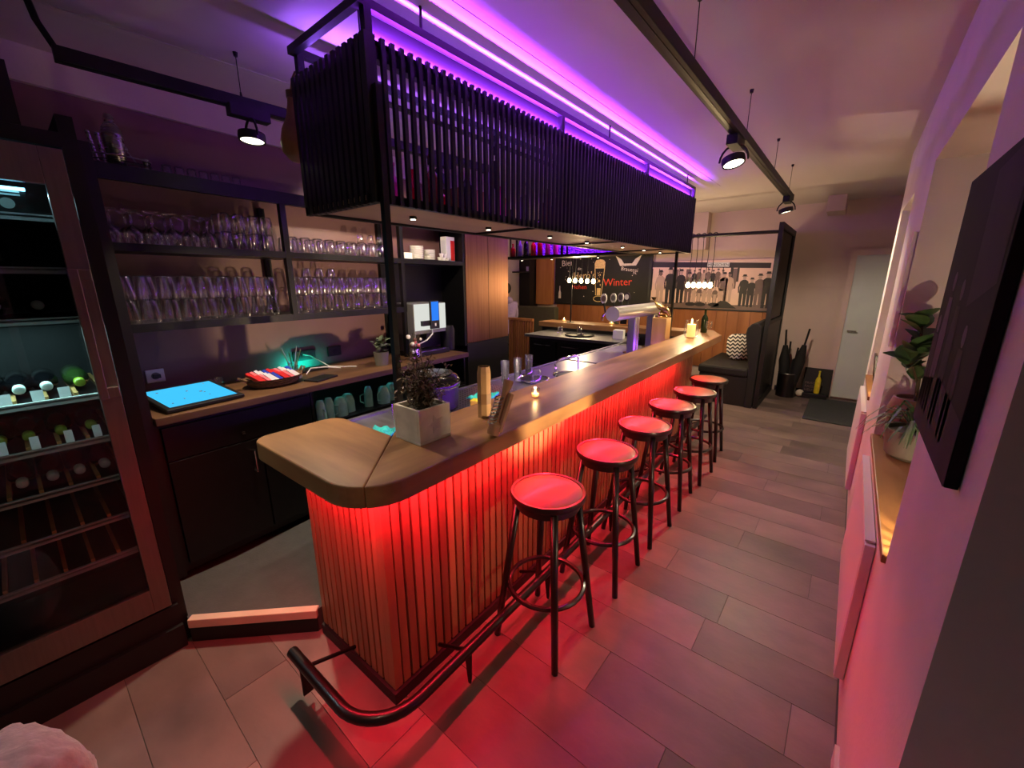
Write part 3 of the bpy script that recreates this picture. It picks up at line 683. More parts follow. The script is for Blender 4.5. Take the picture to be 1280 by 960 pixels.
wine((-2.66, .14, shz[3]+.045), 'bottle_green', 'foil_green', 'wine bottle with yellow-green cap at the right of the bright shelf', None)
row_(shz[4], (-.17, -.10, -.03, .055, .14), 'bottle_green', 'foil_green', 'green wine bottle with olive cap lying below the bright shelf', 'green bottles in the fridge')
row_(shz[5], (-.20, -.08, .0, .075, .15), 'bottle_black', 'foil_pale', 'dark wine bottle with pale round cap low in the fridge', 'pale capped bottles low in the fridge')
for k, y_ in enumerate((-.22, -.12, -.04, .04, .11)):
    tag(obj('bottle_tag', G().box(-.001, .001, -.016, .016, 0, .04), 'tag_white', loc=(fx-.052, y_-.02, shz[3]+.002), rot=(0, -.3, 0)), '%s white paper tag from the left on the bright fridge shelf' % ORD[k], 'tag', 'white tags on the fridge shelf')
for k, y_ in enumerate((-.18, -.10, -.02, .07, .15)):
    tag(obj('bottle_tag', G().box(-.001, .001, -.012, .012, 0, .05), 'tag_white', loc=(fx-.052, y_, shz[4]+.002), rot=(0, -.5, 0)), '%s white tag from the left between the green fridge bottles' % ORD[k], 'tag', 'white tags between the green bottles')
bt = thing('display_bottle', 'squat black bottle on the second fridge shelf', 'bottle', (-2.42, .0, shz[1]))
obj('glass', G().lathe([(.05, 0), (.055, .01), (.055, .09), (.03, .12), (.015, .125), (.015, .15), (0, .15)], 18), 'bottle_black', bt, smooth=True)
obj('label_plate', G().box(.050, .056, -.02, .02, .03, .07), 'foil_pale', bt)
ct = thing('fridge_control', 'small control box with round pale dial on the top fridge shelf', 'control box', (-2.42, .06, shz[0]))
obj('box', G().box(-.05, .05, -.07, .07, 0, .09), 'black_panel', ct)
obj('dial', G().cyl((.05, .02, .035), (.056, .02, .035), .018, n=18), 'foil_pale', ct, smooth=True)
obj('stripe', G().box(.05, .053, -.01, .055, .062, .068), 'tag_white', ct); obj('stripe', G().box(.05, .053, -.01, .055, .073, .079), 'tag_white', ct)

# ================================================================== BACK BAR (turned frame: x = distance from wall line, y = along it)
LROT = (0, 0, AL)
SFW = -2.88                                # shelf front
sh = thing('wall_shelf', 'black steel wall shelving holding rows of glasses', 'shelf', (0, 0, 0), AL)
ZT, ZM, ZL = 2.285, 1.912, 1.500
obj('side_panel', G().box(WL+.01, -2.60, .53, .575, .13, 2.30), 'black_panel', sh)
obj('shelf_board', G().box(WL+.005, SFW, .575, 3.31, ZT-.012, ZT), 'black_steel', sh); obj('front_rail', G().box(SFW-.03, SFW, .575, 3.31, 2.21, ZT-.012), 'black_steel', sh)
obj('shelf_board', G().box(WL+.005, SFW, .575, 3.31, ZM-.04, ZM), 'black_steel', sh)
obj('shelf_board', G().box(WL+.005, SFW, .575, 2.51, ZL-.045, ZL), 'black_steel', sh)
for u in (1.495, 2.475):
    obj('upright', G().box(SFW-.035, SFW+.002, u, u+.036, ZL-.045, 2.21), 'black_steel', sh)
    obj('upright', G().box(WL+.005, WL+.04, u, u+.036, ZL-.045, 2.21), 'black_steel', sh)
obj('upright', G().box(SFW-.035, SFW+.002, 2.475, 2.505, 1.05, ZL-.045), 'black_steel', sh)
obj('side_panel', G().box(WL+.005, SFW, 3.275, 3.31, 1.05, 2.21), 'black_steel', sh)
obj('niche_back', G().box(WL+.002, WL+.012, 2.51, 3.275, 1.05, ZM-.04), 'black_panel', sh)
# copper clad cabinet at the end of the back bar
cc = thing('copper_cabinet', 'tall cabinet clad in brushed copper at the end of the back bar', 'cabinet', (0, 0, 0), AL)
obj('copper_panel', G().box(WL, SFW+.005, 3.312, 4.06, 1.075, 2.62), 'copper', cc)
obj('lower_body', G().box(WL, SFW+.004, 3.312, 4.06, .0, 1.07), 'black_panel', cc)
obj('seam', G().box(SFW+.005, SFW+.007, 3.685, 3.688, 1.08, 2.6), 'dark_wood', cc)
# back counter and cabinets
D0 = -2.582
tag(obj('back_counter', G().box(WL+.004, D0, .58, 2.985, 1.008, 1.05), 'back_wood', rot=LROT, bevel=.004), 'long wooden back bar worktop under the glass shelves', 'worktop')
cb = thing('back_cabinet', 'black back bar cabinet with drawer and chrome handled door', 'cabinet', (0, 0, 0), AL)
obj('body', G().box(WL+.01, D0-.045, .58, 1.40, .14, 1.005), 'black_panel', cb)
d1 = obj('drawer', G().box(D0-.043, D0-.022, .60, 1.385, .805, .985), 'black_steel', cb, bevel=.002); obj('knob', G().box(D0-.022, D0-.015, .96, .975, .845, .86), 'steel', d1)
d2 = obj('door', G().box(D0-.043, D0-.022, .60, .99+.06, .19, .795), 'black_steel', cb, bevel=.002)
obj('handle', G().tube([(D0-.022, 1.0, .735), (D0+.008, 1.0, .735), (D0+.008, 1.0, .60), (D0-.022, 1.0, .60)], .006, 8), 'chrome', d2, smooth=True)
d3 = obj('door', G().box(D0-.043, D0-.022, 1.06, 1.385, .19, .795), 'black_steel', cb, bevel=.002)
cb2 = thing('open_cabinet', 'black open cabinet under the worktop holding upturned jugs', 'cabinet', (0, 0, 0), AL)
obj('body', G().box(WL+.01, WL+.03, 1.405, 2.98, .14, 1.005).box(WL+.03, D0-.045, 1.405, 1.425, .14, 1.005).box(WL+.03, D0-.045, 2.96, 2.98, .14, 1.005).box(WL+.03, D0-.05, 1.425, 2.96, .14, .74), 'black_panel', cb2)
obj('shelf', G().box(WL+.03, D0-.04, 1.425, 2.96, .74, .755), 'black_steel', cb2)
for k in range(3): dd_ = obj('door', G().box(D0-.045, D0-.025, 1.43+k*.515, 1.93+k*.515, .18, .735), 'black_steel', cb2, bevel=.002); obj('handle', G().tube([(D0-.025, 1.48+k*.515, .70), (D0, 1.48+k*.515, .70), (D0, 1.48+k*.515, .58), (D0-.025, 1.48+k*.515, .58)], .006, 6), 'chrome', dd_, smooth=True)

# glasses
def tumbler_geo(r0, r1, h): # upturned
    return G().lathe_open([(r1-.002, .001), (r1, 0), (r1, .002), (r0, h*.93), (r0*.8, h), (0.001, h)], 14)
def wine_glass_geo(r, h):   # upturned stem glass: bowl below, foot on top
    return G().lathe_open([(r*.86, 0), (r, h*.28), (r*.78, h*.45), (.006, h*.55), (.0045, h*.90), (r*.85, h*.985), (r*.85, h), (.001, h)], 14)
gm = {'tum_a': tumbler_geo(.034, .041, .125).mesh('drinking_glass', True), 'tum_b': tumbler_geo(.036, .043, .105).mesh('drinking_glass', True),
      'wine': wine_glass_geo(.042, .172).mesh('wine_glass', True), 'small': tumbler_geo(.022, .026, .06).mesh('shot_glass', True), 'hi': tumbler_geo(.031, .034, .105).mesh('drinking_glass', True)}
def put(kind, name, u, wd, z, label, group):
    o = obj(name, gm[kind], 'glass_clear', loc=LW(wd, u, z), rot=(0, 0, random.random()*3)); tag(o, label, 'glass', group); return o
for k in range(7): put('small', 'shot_glass', .955+k*.058, -2.985, ZT, '%s small clear glass from the left on top of the wall shelving' % ORD[k], 'small glasses on top of the shelving')
for r in range(2):
    for k in range(6): put('wine', 'wine_glass', .66+k*.086, -2.95-.1*r, ZM, '%s upturned stem glass from the left, %s row of the left middle shelf' % (ORD[k], ('front', 'back')[r]), 'stem glasses on the middle shelf')
    for k in range(4):
        for l in range(2): put('hi', 'drinking_glass', 1.185+k*.082, -2.95-.1*r, ZM+l*.106, '%s straight glass from the left, %s layer, %s row, beside the middle shelf post' % (ORD[k], ('lower', 'upper')[l], ('front', 'back')[r]), 'stacked glasses on the middle shelf')
    for k in range(9): put('tum_b', 'tumbler', 1.58+k*.093, -2.94-.105*r, ZM, '%s upturned tumbler from the left, %s row of the right middle shelf' % (ORD[k], ('front', 'back')[r]), 'tumblers on the right middle shelf')
    for k in range(9):
        for l in range(2): put('tum_a', 'tumbler', .66+k*.092, -2.94-.105*r, ZL+l*.126, '%s tumbler from the left, %s layer, %s row of the lower left shelf' % (ORD[k], ('lower', 'upper')[l], ('front', 'back')[r]), 'stacked tumblers on the lower left shelf')
    for k in range(9):
        for l in range(2): put('tum_a', 'tumbler', 1.60+k*.096, -2.94-.105*r, ZL+l*.126, '%s tumbler from the left, %s layer, %s row of the lower right shelf' % (ORD[k], ('lower', 'upper')[l], ('front', 'back')[r]), 'stacked tumblers on the lower right shelf')
for k in range(3): put('small', 'shot_glass', 2.13+k*.093, -2.94, ZM+.106, '%s small glass from the left stacked on the right middle shelf tumblers' % ORD[k], 'small glasses stacked on the tumblers')
for k in range(3): put('small', 'shot_glass', 1.66+k*.096, -2.94, ZL+.252, '%s small glass from the left stacked on the lower right tumblers' % ORD[k], 'small glasses on the lower right stack')
# crockery compartment
tag(obj('carton', G().box(-.04, .04, -.045, .045, 0, .055), 'white_plastic', loc=LW(-2.96, 2.60, ZM), rot=LROT, bevel=.002), 'low white box beside the saucer stacks', 'box')
pm = G().lathe_open([(.001, .004), (.03, .004), (.06, .013), (.064, .0145), (.06, .009), (.03, 0), (.001, 0)], 20).mesh('saucer', True)
for k in range(10): tag(obj('saucer', pm, 'white_china', loc=LW(-2.97, 2.745, ZM+k*.0118)), '%s white saucer from the bottom of the taller stack' % ORD[k], 'saucer', 'taller saucer stack')
pm2 = G().lathe_open([(.001, .004), (.03, .004), (.052, .013), (.056, .0145), (.052, .009), (.03, 0), (.001, 0)], 20).mesh('saucer', True)
for k in range(8): tag(obj('saucer', pm2, 'white_china', loc=LW(-2.98, 2.915, ZM+k*.0118)), '%s white saucer from the bottom of the lower stack' % ORD[k], 'saucer', 'lower saucer stack')
for k, (u, z) in enumerate(((3.02, 0), (3.075, 0), (3.13, 0), (3.045, .036), (3.1, .036))):
    c = thing('espresso_cup', '%s small white cup of the heap beside the red carton' % ['leftmost lower', 'middle lower', 'rightmost lower', 'left upper', 'right upper'][k], 'cup', LW(-2.95, u, ZM+z), AL+k*.8, 'heaped white cups')
    obj('bowl', G().lathe_open([(.001, 0), (.016, 0), (.026, .034), (.0235, .034), (.014, .004), (.001, .004)], 14), 'white_china', c, smooth=True)
    obj('handle', G().tube([(.022, 0, .028), (.038, 0, .026), (.038, 0, .012), (.02, 0, .008)], .003, 6), 'white_china', c, smooth=True)
pk = thing('carton_pack', 'upright white carton with red front on the crockery shelf', 'carton', LW(-3.0, 3.19, ZM), AL)
obj('box', G().box(-.04, .04, -.06, .06, 0, .235), 'white_plastic', pk, bevel=.002); obj('red_front', G().box(.04, .042, 0, .055, .01, .20), 'red_print', pk); obj('side_print', G().box(-.03, .03, -.0615, -.06, .06, .2), 'packet_white', pk)
# shaker and tools in a wire tray on top
ty = thing('wire_tray', 'oval wire tray on top of the shelving', 'tray', LW(-3.0, .765, ZT), AL)
def oval(a, b, z, n=24): return [(a*math.cos(2*PI*k/n), b*math.sin(2*PI*k/n), z) for k in range(n)]
obj('rim', G().tube(oval(.085, .125, .05), .004, 6, True), 'steel', ty, smooth=True); obj('base_ring', G().tube(oval(.08, .12, .004), .004, 6, True), 'steel', ty, smooth=True)
obj('base', G().lathe([(0, 0), (.1, 0), (.1, .002), (0, .002)], 24).xf(Matrix.Diagonal((.8, 1.2, 1, 1))), 'black_matte', ty)
obj('band', G().tube(oval(.085, .125, .028), .0025, 6, True), 'black_steel', ty)
skr = thing('cocktail_shaker', 'tall steel cocktail shaker in the wire tray', 'shaker', LW(-3.0, .755, ZT+.003), AL)
obj('cup', G().lathe([(.028, 0), (.036, .01), (.042, .15), (.042, .155), (0, .155)], 18), 'steel', skr, smooth=True); obj('shoulder', G().lathe([(.042, .155), (.038, .185), (.022, .21), (0, .21)], 18), 'steel', skr, smooth=True); obj('cap', G().lathe([(.018, .21), (.019, .24), (.012, .25), (0, .251)], 14), 'steel', skr, smooth=True)
for k, (u, a, l) in enumerate(((.68, -.1, 'leftmost thin steel bar tool in the wire tray'), (.705, -.05, 'thin steel bar tool next to the shaker'))):
    tag(obj('bar_tool', G().cyl((0, 0, 0), (0, a*.2, .15), .006, .009, n=8), 'steel', loc=LW(-2.99, u, ZT+.004), rot=LROT, smooth=True), l, 'bar tool')
sp = thing('bar_spoon', 'leaning steel spoon with round end in the wire tray', 'spoon', LW(-2.99, .85, ZT+.006), AL); obj('stem', G().cyl((0, 0, 0), (0, -.05, .085), .003, n=6), 'steel', sp, smooth=True); obj('bowl', G().ball((0, -.055, .095), .008, .010, .012), 'steel', sp, smooth=True)
tag(obj('jigger', G().lathe([(.012, 0), (.014, .005), (.009, .03), (.016, .06), (0, .06)], 12), 'steel', loc=LW(-2.97, .862, ZT+.003), smooth=True), 'small steel jigger at the right of the wire tray', 'jigger')

# things on the back worktop
Zc = 1.05
tb = thing('till_screen', 'glowing light-blue till tablet lying on the back worktop', 'tablet', LW(-2.66, .83, Zc), AL+.07)
tilt = Matrix.Rotation(math.radians(6.0), 4, 'Y')
obj('case', G().box(-.36, .03, -.19, .19, .008, .026).xf(tilt), 'black_matte', tb, bevel=.004)
obj('screen', G().box(-.335, -.005, -.165, .165, .0265, .0275).xf(tilt), 'screen_cyan', tb)
ic = G()
for (x, y_, s_) in ((-.28, -.12, .006), (-.06, -.13, .005), (-.10, -.06, .005), (-.22, .0, .006), (-.17, .05, .008), (-.15, .06, .005), (-.09, .06, .004), (-.3, .12, .004)): ic.box(x-s_, x+s_, y_-s_*.8, y_+s_*.8, .0276, .0280)
obj('icons', ic.xf(tilt), 'grey_plastic', tb)
obj('foot', G().box(-.34, -.30, -.1, .1, 0, .045), 'black_matte', tb)
sc = thing('wall_socket', 'blue-lit wall socket behind the till tablet', 'socket', LW(WL+.003, .765, 1.16), AL)
obj('plate', G().box(0, .012, -.045, .045, -.04, .04), 'white_plastic', sc, bevel=.003); obj('recess', G().cyl((.0125, 0, 0), (.0135, 0, 0), .022, n=16), 'grey_plastic', sc); obj('plug', G().box(.0136, .035, -.015, .02, -.012, .01), 'black_matte', sc)
for k, u in enumerate((1.02, 1.055)):
    tag(obj('shot_glass', gm['small'], 'glass_clear', loc=LW(-3.08, u, Zc)), ['small clear glass behind the tablet, farther from the basket', 'small clear glass behind the tablet, next to the basket'][k], 'glass')
bk = thing('wicker_basket', 'oval wicker basket on the back worktop', 'basket', LW(-2.83, 1.285, Zc), AL)
obj('weave', G().lathe_open([(.001, .003), (.105, .003), (.135, .055), (.142, .06), (.128, .055), (.10, .008), (.001, .008)], 28).xf(Matrix.Diagonal((.95, 1.28, 1, 1))), 'wicker', bk, smooth=True)
for zz, s_ in ((.018, 1.09), (.034, 1.18), (.05, 1.27)): obj('band', G().tube([(s_*.105*.95*math.cos(2*PI*k/28), s_*.105*1.28*math.sin(2*PI*k/28), zz+.004*math.sin(k*PI)) for k in range(28)], .006, 6, True), 'wicker', bk, smooth=True)
obj('handle', G().tube([(.02, -.175, .055), (.02, -.205, .075), (-.02, -.205, .075), (-.02, -.175, .055)], .007, 6), 'wicker', bk, smooth=True); obj('handle', G().tube([(.02, .175, .055), (.02, .205, .09), (-.02, .205, .09), (-.02, .175, .055)], .007, 6), 'wicker', bk, smooth=True)
pkm = G().box(-.045, .045, -.011, .011, -.009, .009)
for k in range(22):
    c_ = ['packet_red', 'packet_blue', 'packet_white', 'packet_pink'][(k*7+k//3) % 4]; u = -.125+.25*(k % 11)/10; wv = (-.02, .045)[k//11]
    o = obj('candy_bar', pkm.mesh('candy_bar'), c_, loc=LW(-2.83+wv, 1.285+u, Zc+.055+.004*(k % 3)+(.012 if k < 11 else 0)), rot=(.2, .45, AL+.35+.1*math.sin(k*3)))
    tag(o, '%s candy bar from the left, %s row in the wicker basket, %s' % (ORD[k % 11], ('back', 'front')[k//11], {'packet_red': 'red', 'packet_blue': 'blue', 'packet_white': 'white', 'packet_pink': 'pink'}[c_]), 'candy', 'candy bars in the basket')
jg = thing('straw_glass', 'clear glass holding green straws behind the basket', 'glass', LW(-2.99, 1.50, Zc), AL)
obj('glass', G().lathe_open([(.028, 0), (.035, .10), (.032, .10), (.026, .006), (.001, .006)], 14), 'glass_clear', jg, smooth=True)
for k in range(7): obj('straw', G().cyl((.0, 0, .01), (.045*math.cos(k*.9), .06*math.sin(k*.9+.4), .17+.02*(k % 3)), .003, n=6), ['green_leaf', 'grey_leaf', 'bottle_clear'][k % 3], jg, smooth=True)
for k, u in enumerate((1.70, 1.96)):
    so = thing('socket_strip', ['black socket strip on the wall with a white plug', 'black socket plate on the wall by the small pot plant'][k], 'socket', LW(WL+.003, u, 1.15), AL)
    obj('plate', G().box(0, .015, -.09+.03*k, .09-.03*k, -.04, .04), 'black_matte', so, bevel=.003)
    for j in range(2-k): obj('recess', G().cyl((.0155, -.04+j*.08+.04*k, 0), (.0165, -.04+j*.08+.04*k, 0), .022, n=14), 'black_steel', so)
tl = thing('charger_dock', 'black charging dock glowing teal on the back worktop', 'charger', LW(-3.05, 1.66, Zc), AL)
obj('body', G().box(-.05, .05, -.12, .12, 0, .02), 'black_matte', tl, bevel=.004); obj('light_bar', G().box(-.052, -.05, -.10, .10, .004, .016), 'teal_led', tl)
lamp('teal_glow', 'AREA', tl, (-.06, 0, .03), 1.0, (.0, 1, .68), shape='RECTANGLE', size=.2, size_y=.02, rot=(math.radians(90), 0, math.radians(90)))
cbp = [LW(WL+.03, 1.68, 1.16), LW(WL+.06, 1.72, 1.15), LW(-3.02, 1.80, 1.065), LW(-2.95, 1.88, 1.056), LW(-2.88, 1.95, 1.056)]
tag(obj('charging_cable', G().tube(cbp, .004, 6), 'white_plastic', smooth=True), 'white cable running from the socket across the back worktop', 'cable')
tag(obj('charging_cable', G().tube([LW(-2.93, 1.56, 1.056), LW(-2.97, 1.62, 1.085), LW(-2.97, 1.74, 1.075), LW(-2.93, 1.84, 1.056)], .004, 6), 'white_plastic', smooth=True), 'looped white cable beside the basket', 'cable')
tag(obj('pen_tray', G().box(-.06, .06, -.10, .10, 0, .012), 'black_matte', loc=LW(-2.72, 1.55, Zc), rot=(0, 0, AL+.3), bevel=.003), 'flat black tray in front of the charger', 'tray')
# small pot plant
def leaf_mesh(l, wd, fold=.15, n=4):
    v = []; f = []
    for i in range(n+1):
        t = i/n; ww = wd*math.sin(PI*min(1, t*.92+.06))**.8; z = -fold*l*t*t
        v += [(-ww/2, l*t, z+.12*ww), (0, l*t, z), (ww/2, l*t, z+.12*ww)]
    for i in range(n):
        a = i*3; f += [(a, a+1, a+4, a+3), (a+1, a+2, a+5, a+4)]
    return G().add(v, f)
def rnd_rot(M_up, yaw, pitch): return Matrix.Rotation(yaw, 4, 'Z') @ Matrix.Rotation(pitch, 4, 'X')
pp = thing('pot_plant', 'small leafy plant in a dark grey pot on the back worktop', 'plant', LW(-2.78, 2.12, Zc), AL)
obj('pot', G().lathe([(.05, 0), (.062, .11), (.055, .11), (.05, .095), (0, .095)], 18), 'grey_pot', pp, smooth=True)
fl = G(); random.seed(3)
for k in range(46):
    M = Matrix.Translation((random.uniform(-.04, .04), random.uniform(-.04, .04), random.uniform(.11, .2))) @ Matrix.Rotation(random.uniform(0, 2*PI), 4, 'Z') @ Matrix.Rotation(random.uniform(.1, 1.1), 4, 'X')
    fl.add(*(lambda q: (q.v, q.f))(leaf_mesh(.06, .035, .3, 3).xf(M)))
obj('foliage', fl, 'grey_leaf', pp, smooth=True)
# jar with dried flowers
dv = thing('flower_jar', 'glass jar with pale and red dried flowers by the coffee machine', 'jar', LW(-2.70, 2.42, Zc), AL)
obj('jar', G().lathe_open([(.001, 0), (.05, .0), (.055, .05), (.045, .10), (.048, .12), (.045, .12), (.042, .1), (.05, .05), (.046, .006), (.001, .006)], 16), 'glass_jar', dv, smooth=True)
for k in range(14): obj('blossom', G().ball((random.uniform(-.045, .045), random.uniform(-.05, .05), random.uniform(.07, .21)), random.uniform(.012, .022), n=8, m=5), ['white_china', 'terracotta', 'packet_pink', 'white_china'][k % 4], dv, smooth=True)
for k in range(8): obj('stalk', G().cyl((0, 0, .01), (random.uniform(-.05, .05), random.uniform(-.05, .05), .24), .002, n=5), 'stem', dv)
# coffee machine
cf = thing('coffee_machine', 'grey coffee machine with lit white front on the back worktop', 'coffee machine', LW(-2.93, 2.72, Zc), AL)
obj('body', G().box(-.19, .12, -.20, .20, .20, .475).box(-.19, -.02, -.20, .20, .04, .20).box(-.19, .12, -.20, -.185, .04, .20), 'grey_plastic', cf, bevel=.006)
obj('front_panel', G().box(.121, .127, -.195, .195, .235, .47), 'panel_white', cf)
obj('lower_front', G().box(-.018, -.010, -.184, .198, .05, .198), 'black_matte', cf)
obj('spout', G().box(.0, .11, -.05, .05, .15, .198).cyl((.06, -.025, .15), (.06, -.025, .125), .008).cyl((.06, .025, .15), (.06, .025, .125), .008), 'black_matte', cf)
obj('base', G().box(-.19, .16, -.20, .20, 0, .04), 'black_matte', cf, bevel=.004)
obj('drip_grid', G().box(.0, .15, -.17, .17, .0405, .045), 'steel', cf)
cfd = obj('display_arm', G().box(.128, .16, -.13, .02, .275, .32), 'black_matte', cf)
obj('display', G().box(.165, .185, -.055, .055, .245, .50), 'black_matte', cfd, bevel=.004); obj('display_screen', G().box(.1855, .1865, -.045, .045, .32, .49), 'screen_blue', cfd); obj('display_button', G().box(.1855, .187, -.008, .008, .27, .295), 'white_plastic', cfd)
obj('milk_tube', G().tube([(.13, .01, .23), (.17, -.03, .20), (.17, -.10, .15), (.10, -.17, .10)], .006, 6), 'white_plastic', cf, smooth=True)
obj('side_bin', G().lathe([(.07, 0), (.075, .2), (.06, .24), (0, .24)], 18, (.04, .30, 0)), 'black_matte', cf, smooth=True)
# upturned jugs in the open shelf, teal lit
jm = G().lathe_open([(.052, 0), (.05, .08), (.036, .125), (.02, .14), (.001, .141)], 14)
jm2 = G().lathe_open([(.034, 0), (.032, .12), (.02, .16), (.001, .162)], 14)
mat('jug_glass', (.45, .62, .63), .18, spec=.8, var=.15, scale=14)
for k, (u, wd, kd) in enumerate(((1.485, -2.66, 1), (1.56, -2.68, 1), (1.66, -2.70, 0), (1.75, -2.74, 0), (1.92, -2.72, 1), (2.05, -2.70, 0), (2.16, -2.74, 0), (2.36, -2.72, 0), (2.47, -2.70, 1), (2.58, -2.7, 0))):
    j = thing('glass_jug', '%s upturned frosted jug from the left under the back worktop, a %s one' % (ORD[k], ('wide', 'slim')[kd]), 'jug', LW(wd, u, .756), AL+k, 'upturned jugs under the back worktop')
    obj('body', (jm, jm2)[kd].mesh('body', True), 'jug_glass', j); obj('handle', G().tube([(.045-.015*kd, 0, .10), (.075-.015*kd, 0, .09), (.078-.015*kd, 0, .04), (.049-.015*kd, 0, .025)], .005, 6), 'jug_glass', j, smooth=True)
for k in range(5):
    tag(obj('pouring_bowl', G().lathe_open([(.001, 0), (.02, 0), (.04, .03), (.037, .03), (.018, .004), (.001, .004)], 12), 'steel', loc=LW(-2.76, 2.68+k*.055, .756+.0*k), smooth=True), '%s small steel bowl from the left under the worktop end' % ORD[k], 'bowl', 'small bowls on the open shelf')
tll = lamp('under_glow', 'AREA', cb2, (D0-.20, 1.95, 1.0), .9, (.25, .85, 1), shape='RECTANGLE', size=.02, size_y=1.0)
obj('light_strip', G().box(D0-.21, D0-.19, 1.45, 2.45, 1.0, 1.005), 'teal_led', cb2)

# ================================================================== THINGS ON THE BAR
TZ = 1.08
# concrete cube planter with dried plant
pl = thing('cube_planter', 'pale concrete cube planter with a dry brown plant on the bar corner', 'planter', (-1.328, 1.03, TZ))
h = .082
obj('pot', G().box(-h, h, -h, h, 0, .012).box(-h, -h+.012, -h, h, .012, .148).box(h-.012, h, -h, h, .012, .148).box(-h+.012, h-.012, -h, -h+.012, .012, .148).box(-h+.012, h-.012, h-.012, h, .012, .148), 'concrete', pl, bevel=.003)
obj('soil', G().box(-h+.012, h-.012, -h+.012, h-.012, .10, .128), 'soil', pl)
# star relief on the right side
star = []
for k in range(10):
    r = .042 if k % 2 == 0 else .019; a = PI/2+k*PI/5+.25; star.append((r*math.cos(a), r*math.sin(a)))
sg = G().add([(h+.0022, a, .075+b) for a, b in star]+[(h-.001, a, .075+b) for a, b in star], [tuple(range(10))]+[(i, (i+1) % 10, 10+(i+1) % 10, 10+i) for i in range(10)])
obj('star_relief', sg, 'concrete', pl)
random.seed(11); stg = G(); lfg = G()
for k in range(60):
    a = random.uniform(0, 2*PI); sprd = random.uniform(.01, .115); ht = random.uniform(.05, .215)
    p0 = Vector((random.uniform(-.03, .03), random.uniform(-.03, .03), .126)); p2 = Vector((sprd*math.cos(a), sprd*math.sin(a), .126+ht)); p1 = (p0+p2)/2+Vector((random.uniform(-.02, .02), random.uniform(-.02, .02), .03))
    stg.tube([p0, p1, p2], .0013, 4)
    for j in range(14):
        t = random.uniform(.3, 1.05); q = p0.lerp(p2, t)+Vector((random.uniform(-.02, .02), random.uniform(-.02, .02), random.uniform(-.01, .02)))
        M = Matrix.Translation(q) @ Matrix.Rotation(random.uniform(0, 6.3), 4, 'Z') @ Matrix.Rotation(random.uniform(-.8, 1.2), 4, 'X')
        l = leaf_mesh(random.uniform(.014, .026), .011, .3, 2).xf(M); lfg.add(l.v, l.f)
obj('stems', stg, 'stem', pl); obj('foliage', lfg, 'dry_leaf', pl)
# kraft tube
kt = thing('kraft_tube', 'tall kraft cardboard tube with open dark top on the bar', 'tube', (-1.305, 1.385, TZ), .3)
n8 = [(.034*math.cos(PI/8+k*PI/4), .034*math.sin(PI/8+k*PI/4)) for k in range(8)]
obj('tube', G().lathe_open([(.033, 0), (.034, .22), (.028, .25), (.026, .25), (.030, .215), (.030, .004), (.001, .004)], 8), 'kraft', kt)
obj('print_label', G().lathe_open([(.0346, .07), (.0350, .12)], 8), 'back_wood', kt)
# wooden holder with wire rings
pd = thing('ring_holder', 'carved wooden stick holding rows of wire rings, leaning on the bar', 'holder', (-1.10, 1.21, TZ), -.35)
Mx = Matrix.Rotation(math.radians(-20), 4, 'X')
obj('stick', G().lathe([(0, 0), (.026, .002), (.028, .012), (.028, .05), (.014, .06), (.013, .17), (.017, .20), (.021, .235), (.019, .243), (0, .244)], 14, (0, 0, .008)).xf(Mx), 'raw_wood', pd, smooth=True)
obj('back_board', G().box(.004, .03, .010, .026, .03, .20).xf(Mx), 'raw_wood', pd, bevel=.003)
rg = [(.020*math.cos(2*PI*k/14), .020*math.sin(2*PI*k/14), 0) for k in range(14)]
for k in range(8):
    M = Mx @ Matrix.Translation((-.006, -.016, .065+k*.015)) @ Matrix.Rotation(.6, 4, 'X')
    obj('wire_ring', G().tube([M @ Vector(p) for p in rg], .0028, 5, True), 'steel', pd, smooth=True)
# tea light near
def tealight(loc, label, r=.026, hh=.055, power=.35):
    t = thing('tea_light', label, 'candle', loc)
    obj('glass', G().lathe_open([(.001, 0), (r*.85, 0), (r, hh), (r-.003, hh), (r*.8, .006), (.001, .006)], 16), 'glass_jar', t, smooth=True)
    obj('wax', G().lathe([(0, .007), (r*.75, .007), (r*.78, hh*.42), (0, hh*.42)], 14), 'white_wax', t, smooth=True)
    obj('flame', G().lathe([(0, hh*.45), (.005, hh*.55), (.003, hh*.8), (0, hh*.98)], 8), 'flame', t, smooth=True)
    lamp('candle_glow', 'POINT', t, (0, 0, hh*.9), power, (1, .6, .25), shadow_soft_size=.008); return t
tealight((-1.314, 1.815, TZ), 'small lit tea light glass on the middle of the bar', power=.5)
jc = thing('candle_jar', 'lit pillar candle in a rounded glass jar at the far bar end', 'candle', (-1.40, 4.99, TZ))
obj('jar', G().lathe_open([(.001, 0), (.06, 0), (.082, .04), (.085, .08), (.072, .15), (.066, .19), (.069, .20), (.066, .202)], 24), 'glass_jar', jc, smooth=True)
obj('candle', G().lathe([(0, .01), (.045, .01), (.046, .155), (.03, .15), (0, .148)], 18), 'white_wax', jc, smooth=True)
obj('flame', G().lathe([(0, .152), (.008, .17), (.006, .20), (0, .225)], 8), 'flame', jc, smooth=True)
lamp('candle_glow', 'POINT', jc, (0, 0, .24), 2.2, (1, .62, .27), shadow_soft_size=.012)
